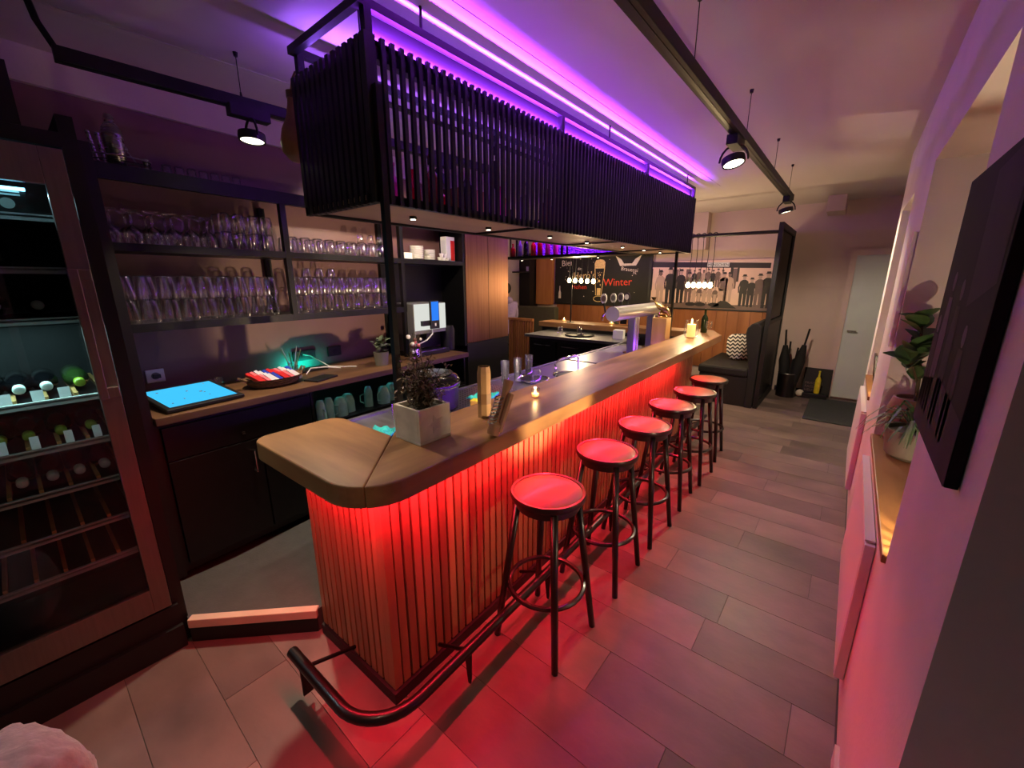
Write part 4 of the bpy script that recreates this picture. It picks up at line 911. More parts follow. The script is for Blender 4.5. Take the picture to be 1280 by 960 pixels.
# gold leaping animal sculpture on a wooden block
bl = thing('gold_sculpture', 'golden leaping dolphin sculpture on a tall pale wooden block', 'sculpture', (-1.655, 4.72, .941))
obj('block', G().box(-.08, .08, -.08, .08, 0, .375), 'light_wood', bl, bevel=.004)
pts = [(-.10, .0, .56), (-.08, .0, .53), (-.045, 0, .50), (0, 0, .48), (.045, 0, .455), (.075, 0, .42), (.085, 0, .39)]
obj('body', G().tube(pts, [.006, .016, .030, .040, .036, .022, .012], 12), 'gold', bl, smooth=True)
obj('fin', G().prism_y([(-.01, .515), (.03, .50), (.05, .535)], -.004, .004), 'gold', bl); obj('tail', G().prism_y([(-.10, .555), (-.14, .60), (-.115, .565), (-.085, .60)], -.012, .012), 'gold', bl)
obj('wave_base', G().lathe([(.06, .375), (.065, .385), (.04, .40), (.05, .42), (.02, .45), (0, .455)], 14), 'gold', bl, smooth=True)
# beer tap tower
tp = thing('tap_tower', 'steel T-shaped beer tap tower behind the bar', 'beer tap', (-1.82, 0, .9405))
obj('barrel', G().cyl((0, 3.80, .46), (0, 5.02, .46), .072, n=28), 'tap_steel', tp, smooth=True)
obj('end_cap', G().cyl((0, 3.794, .46), (0, 3.80, .46), .074, n=28), 'cap_pale', tp, label='round polished end cap')
for y_ in (4.33, 4.86):
    obj('leg', G().box(-.045, .045, y_-.06, y_+.06, 0, .40), 'tap_steel', tp, bevel=.012); obj('leg_groove', G().box(.046, .050, y_-.02, y_+.0, .01, .39), 'chrome', tp); obj('foot_plate', G().cyl((0, y_, 0), (0, y_, .008), .10, n=24), 'chrome', tp)
for k, y_ in enumerate((3.90, 4.12, 4.30, 4.46)):
    fa = obj('tap', G().tube([(-.07, y_, .46), (-.13, y_, .46), (-.16, y_, .43), (-.16, y_, .38)], .011, 8), 'chrome', tp, smooth=True)
    obj('tap_handle', G().cyl((-.13, y_, .465), (-.15, y_, .56), .008, .011, n=8), 'black_matte', fa, smooth=True)
    bd = G().cyl((0, -.006, 0), (0, .006, 0), .046, n=20).xf(Matrix.Translation((-.155, y_, .605)) @ Matrix.Rotation(-.25, 4, 'Z') @ Matrix.Diagonal((.85, 1, 1.1, 1)))
    obj('badge', bd, ['white_china', 'white_china', 'white_china', 'photo_mid'][k], fa, smooth=True, label=['white oval beer badge', 'white oval beer badge', 'white oval beer badge', 'dark blue beer badge'][k])
    obj('badge_print', G().lathe([(0, 0), (.030, 0), (.030, .0012), (.022, .0014), (.022, .0012), (0, .0012)], 18).xf(Matrix.Translation((-.155, y_, .605)) @ Matrix.Rotation(-.25, 4, 'Z') @ Matrix.Rotation(PI/2, 4, 'X') @ Matrix.Translation((0, 0, .006))), ['print_mid', 'grey_plastic', 'grey_plastic', 'white_china'][k], fa)
# beer glasses on the worktop
tg = G().lathe_open([(.026, 0), (.034, .19), (.031, .19), (.024, .012), (.001, .012)], 14).mesh('beer_glass', True)
for k, (x, y_) in enumerate(((-1.93, 2.28), (-1.93, 2.43), (-1.95, 2.60))):
    tag(obj('beer_glass', tg, 'glass_clear', loc=(x, y_, .955)), '%s tall clear beer glass of the trio on the drip sheet' % ('nearest', 'middle', 'farthest')[k], 'glass', 'trio of tall beer glasses')
tag(obj('tumbler', gm['tum_b'], 'glass_clear', loc=(-1.80, 2.50, .955)), 'short clear glass in front of the tall beer glasses', 'glass')
# champagne-style brush glass, cloths, sponge, ice bucket
bg = thing('brush_glass', 'slim glass with beige brush beside the planter', 'glass', (-1.78, 1.22, .94))
obj('glass', G().lathe_open([(.03, 0), (.032, .004), (.012, .012), (.012, .03), (.028, .05), (.03, .15), (.027, .15), (.025, .055), (.001, .04)], 14), 'glass_jar', bg, smooth=True)
obj('brush', G().lathe([(.02, .06), (.023, .065), (.023, .14), (.015, .15), (0, .15)], 12), 'light_wood', bg, smooth=True); obj('brush_handle', G().cyl((0, 0, .15), (.02, .02, .25), .010, .012, n=10), 'white_plastic', bg, smooth=True)
def cloth(name, loc, sx, sy, rz, m, label):
    v = []; f = []; n = 8
    for i in range(n+1):
        for j in range(n+1):
            v.append(((i/n-.5)*sx, (j/n-.5)*sy, .012+.008*math.sin(i*1.7+j)+.006*math.cos(j*2.3)))
    for i in range(n):
        for j in range(n): a = i*(n+1)+j; f.append((a, a+n+1, a+n+2, a+1))
    o = obj(name, G().add(v, f), m, loc=loc, rot=(0, 0, rz), smooth=True); md = o.modifiers.new('solid', 'SOLIDIFY'); md.thickness = .006
    return tag(o, label, 'cloth')
cloth('bar_cloth', (-1.77, 1.08, .950), .14, .22, .5, 'teal_cloth', 'turquoise cloth behind the bar corner')
cloth('bar_cloth', (-1.82, 1.92, .964), .15, .20, .3, 'teal_cloth', 'turquoise cloth next to the yellow sponge')
tag(obj('sponge', G().box(-.045, .045, -.03, .03, 0, .05), 'yellow', loc=(-1.72, 1.77, .953), rot=(0, 0, .4), bevel=.006), 'yellow sponge beside the black bucket', 'sponge')
ib = thing('ice_bucket', 'round black bucket with shiny domed lid behind the planter', 'bucket', (-1.93, 1.60, .955))
obj('body', G().lathe([(.13, 0), (.145, .01), (.15, .14), (0, .14)], 28), 'black_matte', ib, smooth=True)
obj('lid', G().lathe([(.155, .14), (.162, .15), (.160, .175), (.14, .205), (.09, .222), (0, .226)], 28), 'bottle_black', ib, smooth=True); obj('rim', G().tube([(.158*math.cos(k*PI/16), .158*math.sin(k*PI/16), .145) for k in range(32)], .004, 6, True), 'chrome', ib, smooth=True)
obj('lid_disc', G().lathe([(0, .2262), (.115, .2180), (.118, .2215), (0, .231)], 24), 'steel', ib, smooth=True)
# tray and glasses on the far worktop
tr = thing('serving_tray', 'round black serving tray on the far steel worktop', 'tray', (-3.0, 5.22, .95)); obj('dish', G().lathe_open([(.001, 0), (.20, 0), (.215, .022), (.208, .022), (.196, .006), (.001, .006)], 28), 'black_matte', tr, smooth=True)
tag(obj('tumbler', gm['tum_b'], 'glass_clear', loc=(-3.08, 5.35, .957)), 'clear glass standing on the round black tray', 'glass')
tag(obj('tumbler', gm['tum_b'], 'glass_clear', loc=(-3.32, 5.20, .952)), 'clear glass standing left of the round black tray', 'glass')
tag(obj('ash_dish', G().lathe_open([(.001, 0), (.04, 0), (.05, .03), (.045, .03), (.036, .006), (.001, .006)], 16), 'steel', loc=(-2.95, 5.16, .957), smooth=True), 'small steel dish on the round black tray', 'dish')
tag(obj('napkin_box', G().box(-.07, .07, -.06, .06, 0, .12), 'white_plastic', loc=(-2.42, 5.28, .951), rot=(0, 0, .2), bevel=.004), 'white napkin box on the far worktop', 'box')
pole = tag(obj('lamp_pole', G().cyl((0, 0, 0), (0, 0, 1.02), .012, n=8).cyl((0, 0, 0), (0, 0, .01), .06, n=16), 'black_steel', loc=(-3.45, 5.70, TZ)), 'thin black pole standing on the far wooden counter', 'pole')
tealight((-3.62, 5.78, TZ), 'lit tea light at the left end of the far counter', .035, .06, .3)
tealight((-2.78, 5.78, TZ), 'lit tea light on the far counter near the menu stand', .04, .06, .3)
ms = thing('menu_stand', 'small wooden menu stand on the far counter', 'menu', (-2.62, 5.84, TZ), .2); obj('frame', G().box(-.06, -.05, -.006, .006, 0, .17).box(.05, .06, -.006, .006, 0, .17).box(-.05, .05, -.006, .006, .16, .17).box(-.05, .05, -.006, .006, 0, .012), 'pine', ms, rot=(-.2, 0, 0)); obj('card', G().box(-.05, .05, .001, .003, .012, .16), 'photo_dark', ms, rot=(-.2, 0, 0))
tag(obj('table_wreath', G().tube([(.09*math.cos(k*PI/8), 0, .11+.11*math.sin(k*PI/8)) for k in range(16)], .022, 6, True), 'green_dark', loc=(-2.72, 5.90, TZ), smooth=True), 'dark evergreen wreath on the far counter', 'wreath')
tag(obj('green_candle', G().lathe([(.028, 0), (.034, .02), (.034, .06), (.02, .08), (0, .085)], 14), 'bottle_green', loc=(-2.45, 5.80, TZ), smooth=True), 'small dark green glass on the far counter', 'glass')
wb = thing('wine_bottle', 'dark bottle standing near the candle jar at the bar end', 'bottle', (-1.42, 5.60, TZ)); obj('glass', bottle_geo(.04, .30), 'bottle_green', wb, smooth=True)
gx = thing('wine_goblet', 'clear goblet beside the candle jar', 'glass', (-1.27, 5.22, TZ)); obj('glass', G().lathe_open([(.03, 0), (.03, .003), (.005, .008), (.005, .07), (.03, .10), (.036, .14), (.032, .18), (.030, .18), (.034, .14), (.001, .085)], 16), 'glass_jar', gx, smooth=True)
xm = thing('small_fir', 'small dark green potted plant behind the tap tower', 'plant', (-1.98, 5.72, TZ)); fg = G(); random.seed(5)
for k in range(120):
    z_ = random.uniform(.03, .26); r_ = .085*(1-abs(z_-.10)/.25); a = random.uniform(0, 6.3)
    l = leaf_mesh(.04, .02, .2, 2).xf(Matrix.Translation((r_*math.cos(a), r_*math.sin(a), z_)) @ Matrix.Rotation(a-PI/2, 4, 'Z')); fg.add(l.v, l.f)
obj('foliage', fg, 'green_leaf', xm); obj('pot', G().lathe([(.045, 0), (.055, .06), (0, .06)], 14), 'grey_pot', xm, smooth=True)

# ================================================================== FAR ROOM
BY = BACKY
# wainscot boards
for i in range(24):
    x = -5.0+i*.17
    if x > -1.02: break
    obj('board', G().box(x, x+.166, BY-.03, BY-.001, .25, 1.255), 'wainscot', bpy.data.objects['wall_back'])
tag(obj('pine_post', G().box(-5.52, -5.10, BY-.10, BY-.002, 1.22, 2.20), 'pine', bevel=.003), 'pine panel at the left of the chalkboard', 'panel')
rc = thing('dark_cabinet', 'dark wall cabinet with small shelf left of the pine panel', 'cabinet', (-6.04, BY-.3, 0)); obj('back', G().box(0, .50, .26, .29, .6, 2.30), 'black_panel', rc); obj('shelf_board', G().box(0, .50, .0, .26, 1.90, 1.93), 'dark_wood', rc); obj('side', G().box(.47, .50, .0, .26, .6, 1.90).box(.47, .50, 0, .26, 1.93, 2.30), 'black_panel', rc); obj('cup', G().lathe([(.03, 0), (.035, .1), (0, .1)], 12, (.36, .1, 1.93)), 'white_china', rc, smooth=True)
# chalkboard
ck = thing('chalkboard', 'large black chalkboard with beer drawing and lettering', 'chalkboard', (-5.05, BY-.032, 1.26))
obj('board', G().box(0, 2.06, -.018, 0, 0, .96), 'chalkboard', ck)
obj('frame', G().box(2.06, 2.11, -.03, 0, 0, .98).box(0, 2.06, -.03, 0, .96, .99).box(0, 2.06, -.03, 0, -.02, 0), 'black_matte', ck)
def chalk(s, size, x, z, m, rot=0, label=None):
    o = obj('lettering', text_mesh(s, size), m, ck, loc=(x, -.0195, z), rot=(PI/2, rot, 0)); return o
chalk('Bier', .17, .16, .76, 'chalk_white', -.06); chalk('des', .08, .55, .68, 'chalk_white'); chalk("Hero's", .19, .45, .50, 'chalk_cream', -.03); chalk('Hohen', .13, .42, .30, 'chalk_red'); chalk('Winter', .20, 1.15, .36, 'chalk_red', -.04)
chalk('Brauerei', .10, 1.50, .66, 'chalk_white', .12); chalk('N.', .08, 1.75, .58, 'chalk_white')
def flat(pts, m, name, y0=-.0195): obj(name, G().add([(x, y0-.0008, z) for x, z in pts], [tuple(range(len(pts)))]), m, ck)
def line2(pts, wd, m, name):
    g_ = G(); g_.tube([(x, -.0195, z) for x, z in pts], wd, 4); obj(name, g_, m, ck)
flat([(.945, .70), (1.165, .70), (1.17, .82), (1.13, .86), (1.06, .875), (.97, .86), (.935, .80)], 'chalk_cream', 'drawn_foam')
line2([(.95, .70), (.99, .18), (1.11, .18), (1.16, .70)], .008, 'chalk_cream', 'drawn_glass')
flat([(1.015, .18), (1.09, .18), (1.095, .32), (1.01, .32)], 'chalk_cream', 'drawn_beer')
line2([(1.05+.11*math.cos(k*PI/8), .11+.055*math.sin(k*PI/8)) for k in range(17)], .007, 'chalk_cream', 'drawn_foot')
random.seed(9)
for k in range(13): cx_, cz_ = random.uniform(1.0, 1.11), random.uniform(.34, .66); rr = random.uniform(.007, .014) if k else .026; flat([(cx_+rr*math.cos(j*PI/4), cz_+rr*math.sin(j*PI/4)) for j in range(8)], 'chalk_cream', 'drawn_bubble')
for k in range(22): cx_, cz_ = random.uniform(.1, 2.0), random.uniform(.08, .9); rr = random.uniform(.006, .012); flat([(cx_+rr*math.cos(j*PI/3), cz_+rr*math.sin(j*PI/3)) for j in range(6)], 'chalk_white', 'drawn_snowflake')
flat([(.10, .10), (.16, .10), (.16, .22), (.14, .27), (.135, .36), (.122, .36), (.118, .27), (.10, .22)], 'chalk_white', 'drawn_bottle')
flat([(1.38, .93), (1.50, .86), (1.56, .78), (1.72, .78), (1.78, .86), (1.90, .93), (1.86, .84), (1.80, .74), (1.48, .74), (1.43, .84)], 'chalk_white', 'drawn_wings', -.0193); flat([(1.50, .92), (1.56, .83), (1.72, .83), (1.78, .92), (1.64, .88)], 'chalkboard', 'drawn_wing_gap', -.0196)
# photo mural: townspeople in front of a shop
mu = thing('photo_mural', 'black and white photo mural of townspeople before a shop sign', 'mural', (-2.93, BY-.03, 1.255))
MW, MH = 1.95, .80
obj('print', G().box(0, MW, -.012, 0, 0, MH), 'print_paper', mu)
YB = -.0125
def poly(g_, pts, d=0): g_.add([(x, YB-.0004*(1+d), z) for x, z in pts], [tuple(range(len(pts)))])
def disc(g_, cx_, cz_, rx, rz, d=0, n=10): poly(g_, [(cx_+rx*math.cos(2*PI*k/n), cz_+rz*math.sin(2*PI*k/n)) for k in range(n)], d)
gd_, gm_, gl_ = G(), G(), G()
# ground, windows and door shapes of the shop
poly(gm_, [(0, 0), (MW, 0), (MW, .10), (1.3, .07), (.9, .12), (.4, .08), (0, .12)], 0)
for x in (.0, .12, .33, .48, .95, 1.18): poly(gd_, [(x, .30), (x+.012, .30), (x+.012, .68), (x, .68)], 0)
for x0, x1 in ((.36, .47), (.60, .68), (1.30, 1.40)): poly(gm_, [(x0, .34), (x1, .34), (x1, .66), (x0, .66)], 0)
poly(gd_, [(1.30, .5), (1.34, .5), (1.34, .68), (1.30, .68)], 1); poly(gd_, [(1.40, .45), (1.43, .45), (1.43, .68), (1.40, .68)], 1)
poly(gd_, [(0, .705), (1.86, .655), (1.86, .735), (0, .80)], 2)
def towns(x, z, h_, shade, hat=True, apron=False):
    g_ = G(); mi = []; w_ = h_*.165; si = 'dml'.index(shade)
    def pq(pts, k, d): g_.add([(a, YB-.0004*(1+d), b) for a, b in pts], [tuple(range(len(pts)))]); mi.append(k)
    pq([(x-w_*.60, z), (x-w_*.12, z), (x-w_*.04, z+h_*.46), (x-w_*.66, z+h_*.46)], si, 3); pq([(x+w_*.12, z), (x+w_*.60, z), (x+w_*.66, z+h_*.46), (x+w_*.04, z+h_*.46)], si, 3)
    pq([(x-w_*.68, z+h_*.40), (x+w_*.68, z+h_*.40), (x+w_*.62, z+h_*.60), (x+w_*.74, z+h_*.78), (x+w_*.30, z+h_*.84), (x-w_*.30, z+h_*.84), (x-w_*.74, z+h_*.78), (x-w_*.62, z+h_*.60)], si, 3.2)
    for q in (-1, 1): pq([(x+q*w_*.70, z+h_*.79), (x+q*w_*.98, z+h_*.60), (x+q*w_*.88, z+h_*.42), (x+q*w_*.68, z+h_*.44), (x+q*w_*.74, z+h_*.60), (x+q*w_*.55, z+h_*.72)], si, 3.1)
    pq([(x+h_*.052*math.cos(k*PI/5), z+h_*.905+h_*.070*math.sin(k*PI/5)) for k in range(10)], 2 if shade != 'l' else 1, 4)
    if hat: pq([(x-h_*.085, z+h_*.945), (x+h_*.085, z+h_*.945), (x+h_*.055, z+h_*.965), (x+h_*.048, z+h_*1.01), (x-h_*.048, z+h_*1.01), (x-h_*.055, z+h_*.965)], 0, 5)
    if apron: pq([(x-w_*.5, z+h_*.15), (x+w_*.5, z+h_*.15), (x+w_*.45, z+h_*.6), (x-w_*.45, z+h_*.6)], 2, 5)
    o = obj('printed_figure', g_, 'print_dark', mu); o.data.materials.append(MATS['print_mid']); o.data.materials.append(MATS['print_light'])
    for p, k in zip(o.data.polygons, mi): p.material_index = k
random.seed(21)
towns(.16, .05, .60, 'l', True); towns(.33, .06, .63, 'd', True); towns(.52, .08, .58, 'd'); towns(.66, .06, .55, 'm')
for k in range(7): towns(.74+k*.075, .34+.02*(k % 2), .30, 'dmlm'[k % 4], True)
for k in range(6): towns(.76+k*.085, .06+.02*(k % 2), .30, 'lml'[k % 3], False, True)
towns(1.22, .10, .50, 'm'); towns(1.30, .12, .48, 'l'); towns(1.52, .06, .50, 'd'); towns(1.63, .05, .46, 'd'); towns(1.74, .05, .52, 'm'); towns(1.85, .04, .56, 'd')
for cx_ in (.72, .88, 1.10): disc(gd_, cx_, .07, .09, .035, 6)
poly(gd_, [(1.05, .02), (1.45, .02), (1.3, .13), (1.2, .14)], 6)
tag(obj('printed_shopfront', gd_, 'print_dark', mu), None, None, kind='stuff'); tag(obj('printed_windows', gm_, 'print_mid', mu), None, None, kind='stuff')
obj('sign_plate', G().add([(x, YB-.004, z) for x, z in ((.93, .695), (1.27, .688), (1.27, .755), (.93, .762))], [(0, 1, 2, 3)]), 'tag_white', mu)
obj('sign_lettering', text_mesh('MENSCHEN', .062), 'print_dark', mu, loc=(.94, YB-.0045, .706), rot=(PI/2, .02, 0))
obj('edge_frame', G().box(-.05, 0, -.02, 0, -.02, MH+.02).box(0, MW, -.02, 0, -.025, 0), 'black_matte', mu)
# black partition screen by the entrance
ps = thing('partition_screen', 'tall black framed partition screen beside the bench', 'screen', (-.86, 6.33, 0))
obj('frame', G().box(0, .05, 0, .07, 0, 2.43).box(0, .05, 1.27, 1.34, 0, 2.43).box(0, .05, .07, 1.27, 2.36, 2.43).box(0, .05, .07, 1.27, 0, .10).box(0, .05, .07, 1.27, 1.15, 1.20), 'black_matte', ps)
obj('pane', G().box(.02, .03, .07, 1.27, 1.20, 2.36), 'glass_dark', ps); obj('panel', G().box(.015, .035, .07, 1.27, .10, 1.15), 'black_panel', ps)
# rod with hanging pendants
rd = thing('pendant_rod', 'black horizontal rod carrying the pendant cords', 'rod', (0, 0, 0)); obj('tube', G().cyl((-4.2, 6.42, 2.36), (-.86, 6.36, 2.32), .022, n=10), 'black_steel', rd, smooth=True)
for x in (-4.1, -2.6): obj('hanger', G().cyl((x, 6.41, 2.36), (x, 6.41, CEIL), .005, n=6), 'black_steel', rd)
def pendant(x, yb, zb, z_top, label, group):
    t = thing('pendant_lamp', label, 'pendant lamp', (x, yb, zb), 0, group)
    obj('cord', G().tube([(0, 0, .075), (.01, 0, (z_top-zb)*.6), (.0, 0, z_top-zb)], .005, 6), 'black_matte', t); obj('hook', G().tube([(.0+.028*math.cos(a*PI/6), 0, z_top-zb+.028*math.sin(a*PI/6)) for a in range(12)], .006, 6, True), 'black_steel', t, smooth=True)
    obj('socket', G().cyl((0, 0, .035), (0, 0, .08), .018, .014, n=12), 'black_matte', t, smooth=True)
    obj('bulb', G().lathe([(0, -.045), (.022, -.038), (.034, -.012), (.028, .015), (.014, .035), (0, .036)], 14), 'bulb_glow', t, smooth=True)
    return t
for k in range(5): pendant(-3.93+k*.118, 6.41, 1.735-.004*k, 2.36, '%s glowing bulb from the left in the row before the chalkboard' % ORD[k], 'pendant row before the chalkboard')
for k in range(5): pendant(-1.90+k*.075, 6.38, 1.665, 2.335, '%s glowing bulb from the left in the row before the mural' % ORD[k], 'pendant row before the mural')
lamp('pendant_glow', 'POINT', rd, (-3.69, 6.36, 1.70), P_PENDANT*2.0, (1, .72, .38), shadow_soft_size=.12)
lamp('pendant_glow', 'POINT', rd, (-1.75, 6.34, 1.63), P_PENDANT*2.0, (1, .72, .38), shadow_soft_size=.12)
# bench by the partition
bn = thing('corner_bench', 'dark upholstered high-backed bench before the partition', 'bench', (0, 0, 0))
obj('base', G().box(-1.60, -.96, 6.32, 7.60, 0, .42), 'dark_fabric', bn, bevel=.01); obj('seat', G().box(-1.62, -.97, 6.30, 7.62, .42, .54), 'dark_fabric', bn, bevel=.03)
bk_ = [(-.97, .0), (-.97, .54), (-1.02, .80), (-1.06, 1.02), (-1.05, 1.10), (-1.0, 1.16), (-.93, 1.17), (-.88, 1.12), (-.87, 0)]
obj('backrest', G().prism_y(bk_, 6.30, 7.62), 'dark_fabric', bn, bevel=.012)
cu = thing('chevron_cushion', 'black and white chevron cushion on the bench', 'cushion', (-1.20, 6.95, .56), .5)
cg = G().ball((0, 0, .19), .20, .06, .20, 20, 12); cg.v = [((abs(x)**.55*.20**.45)*(1 if x > 0 else -1), y_, .19+(abs(z-.19)**.55*.20**.45)*(1 if z > .19 else -1)) for x, y_, z in cg.v]
obj('cover', cg, 'chevron', cu, smooth=True, rot=(-.2, 0, 0))
# low wooden table beside the bench
tbl = thing('booth_table', 'wooden table in the booth in front of the mural', 'table', (-2.3, 6.95, 0)); obj('tabletop', G().box(-.55, .30, -.35, .35, .71, .75), 'pine', tbl, bevel=.005); obj('leg', G().box(-.16, -.08, -.04, .04, .02, .71), 'black_steel', tbl); obj('foot', G().box(-.36, .12, -.22, .22, 0, .02), 'black_steel', tbl)
# olive bench back at left
ob = thing('olive_bench', 'olive upholstered bench along the far left corner', 'bench', (0, 0, 0)); obj('backrest', G().box(-5.95, -4.75, 7.22, 7.37, .0, 1.19), 'olive_fabric', ob, bevel=.02); obj('seat', G().box(-5.95, -4.75, 6.86, 7.22, .0, .48), 'olive_fabric', ob, bevel=.02)
# umbrella stand, umbrellas
us = thing('umbrella_stand', 'dark round umbrella stand by the back wall', 'umbrella stand', (-.60, 7.38, 0)); obj('bin', G().lathe_open([(.001, 0), (.125, 0), (.13, .36), (.122, .36), (.118, .01), (.001, .01)], 20), 'dark_wood', us, smooth=True); obj('rim', G().tube([(.127*math.cos(k*PI/12), .127*math.sin(k*PI/12), .36) for k in range(24)], .007, 6, True), 'steel', us, smooth=True)
for k, (a, b, c_, hh, l) in enumerate(((-.08, .0, 'umbrella_cloth', .98, 'black furled umbrella standing upright in the stand'), (.13, -.02, 'umbrella_cloth', 1.02, 'black furled umbrella leaning right in the stand'), (-.03, .05, 'umbrella_red', .80, 'dark red furled umbrella in the stand'), (.05, .04, 'umbrella_cloth', .72, 'short black umbrella at the back of the stand'))):
    t = thing('umbrella', l, 'umbrella', (-.60+a*.35, 7.38+b, .012)); tp_ = Vector((a, b, hh)); d_ = tp_.normalized()
    obj('canopy', G().tube([d_*.03, d_*.25, d_*(hh*.55), d_*(hh*.78)], [.02, .065, .075, .03], 10), c_, t, smooth=True); obj('handle', G().cyl(d_*(hh*.78), d_*(hh*1.02), .013, n=8), 'black_matte', t, smooth=True)
# small sign, yellow bottle, ball
sb_ = thing('sign_board', 'small black sign board leaning on the back wall', 'sign', (-.24, 7.56, 0)); obj('board', G().box(-.17, .17, -.01, .01, .02, .44).xf(Matrix.Rotation(-.15, 4, 'X')), 'chalkboard', sb_, bevel=.008); obj('base', G().box(-.15, .15, -.14, -.02, 0, .08), 'black_matte', sb_, bevel=.006)
for i, s_ in enumerate(('FRISCHES', 'FASSBIER', 'HEUTE')): obj('lettering', text_mesh(s_, .052), 'print_mid', sb_, loc=(-.14, -.015-.01*(2-i), .20-.055*i), rot=(PI/2-.15, 0, 0))
tag(obj('yellow_bottle', bottle_geo(.035, .34), 'yellow', loc=(-.22, 7.46, .085), smooth=True), 'yellow bottle standing before the sign board', 'bottle')
tag(obj('stone_ball', G().ball((0, 0, .055), .055, n=16, m=10), 'concrete', loc=(-.42, 7.47, 0), smooth=True), 'small pale ball beside the umbrella stand', 'ball')
tag(obj('door_mat', G().box(-.28, .62, 6.22, 7.50, .001, .014), 'dark_mat', bevel=.003), 'dark green-grey door mat before the entrance door', 'mat')
tag(obj('ceiling_box', G().box(-.46, -.26, 7.1, 7.6, 2.60, CEIL-.002), 'wall_warm', bevel=.005), 'small boxed-in duct under the ceiling at the back wall', 'duct')
tag(obj('wall_conduit', G().box(-.80, .0, BY-.012, BY-.001, 1.62, 1.635), 'wall_warm'), 'slim conduit across the back wall above the umbrella stand', 'conduit')

# ================================================================== RIGHT WALL THINGS
ra = thing('radiator', 'flat white radiator under the near window sill', 'radiator', (0, 0, 0))
obj('panel', G().box(RX-.035, RX-.012, 1.93, 2.95, .115, .745), 'radiator', ra, bevel=.006); obj('side_cover', G().box(RX-.034, RX-.002, 1.905, 1.928, .115, .745), 'radiator', ra, bevel=.003); obj('back_panel', G().box(RX-.010, RX-.002, 1.93, 2.95, .13, .73), 'radiator', ra); obj('top_grille', G().box(RX-.034, RX-.003, 1.93, 2.95, .747, .755), 'radiator', ra)
ra2 = dup(ra, (0, 2.05, 0), label='flat white radiator under the farther window sill')
# picture
pc = thing('wall_picture', 'large dark purple-tinted photo print on the near right wall', 'picture', (RX-.022, 1.075, 1.335), 0)
obj('canvas', G().box(0, .02, 0, .55, 0, .63), 'photo_dark', pc, bevel=.002)
def pp_(pts, m, name): obj(name, G().add([(-.0008, y_, z) for y_, z in pts], [tuple(range(len(pts)))]), m, pc)
pp_([(.0, .0), (.55, .0), (.55, .12), (.3, .16), (0, .13)], 'photo_mid', 'printed_ground'); pp_([(.02, .38), (.22, .33), (.24, .60), (.02, .62)], 'photo_mid', 'printed_sky')
for y0, hh, m in ((.42, .42, 'photo_light'), (.30, .40, 'photo_mid'), (.16, .30, 'photo_mid'), (.5, .30, 'photo_mid')):
    pp_([(y0-.03, .05), (y0-.008, .05), (y0, .2), (y0+.01, .05), (y0+.032, .05), (y0+.04, hh*.6), (y0+.022, hh*.82), (y0-.022, hh*.82), (y0-.04, hh*.6)], m, 'printed_figure')
    pp_([(y0+.018*math.cos(k*PI/5), hh*.91+.024*math.sin(k*PI/5)) for k in range(10)], 'photo_light', 'printed_head')
# slim board on the second pier
tag(obj('notice_board', G().box(RX-.02, RX, 3.10, 3.34, 1.36, 1.97), 'plaster', bevel=.003), 'narrow pale board on the pier between the two windows', 'board')
# plants in the near niche
sp_ = thing('spider_plant', 'spider plant in a grey pot on the near window sill', 'plant', (.335, 2.72, SILL))
obj('pot', G().lathe([(.075, 0), (.10, .02), (.115, .15), (.105, .15), (.10, .13), (0, .13)], 22), 'grey_pot', sp_, smooth=True)
random.seed(31)
for k in range(46):
    a = random.uniform(0, 2*PI); Ln = random.uniform(.14, .24); up = random.uniform(.05, .16); pts = []
    for t in (0, .3, .6, .85, 1): pts.append((Ln*t*math.cos(a), Ln*t*math.sin(a), .14+up*math.sin(PI*min(1, t*.9))*1.0-.06*t*t))
    v = []; f = []
    for i, p in enumerate(pts):
        wd = .007*(1-.8*(i/4)**2); q = Vector((-math.sin(a), math.cos(a), 0))*wd; v += [Vector(p)-q, Vector(p)+q]
    for i in range(4): f.append((2*i, 2*i+1, 2*i+3, 2*i+2))
    o = obj('leaf', G().add(v, f), 'green_leaf' if k % 3 else 'grey_leaf', sp_)
rp = thing('rubber_plant', 'round-leaved plant in a brown pot behind the spider plant', 'plant', (.395, 2.50, SILL))
rp.location = (.335, 2.945, SILL)
obj('pot', G().lathe([(.06, 0), (.095, .03), (.105, .20), (.09, .26), (.08, .26), (.08, .24), (0, .24)], 20), 'terracotta', rp, smooth=True)
obj('trunk', G().tube([(0, 0, .24), (-.01, .01, .40), (-.04, -.02, .56), (-.05, -.03, .70)], [.009, .008, .006, .004], 8), 'stem', rp, smooth=True)
obj('branch', G().tube([(-.01, .01, .34), (-.05, -.06, .44), (-.08, -.11, .53)], [.006, .005, .003], 6), 'stem', rp, smooth=True)
lm_ = leaf_mesh(.11, .095, .15, 6).mesh('leaf', True)
for k in range(26):
    t = .36+.0125*k; a = k*2.4; b = (-.02-.03*(t-.24)/.46, -.03*(t-.24)/.46)
    if k % 3 == 2: b = (-.07, -.10); t = .40+.006*k
    obj('leaf', lm_, ['green_leaf', 'green_dark', 'grey_leaf'][k % 3], rp, loc=(b[0], b[1], t), rot=(.75+.35*math.sin(k), .2*math.cos(k*2), a))
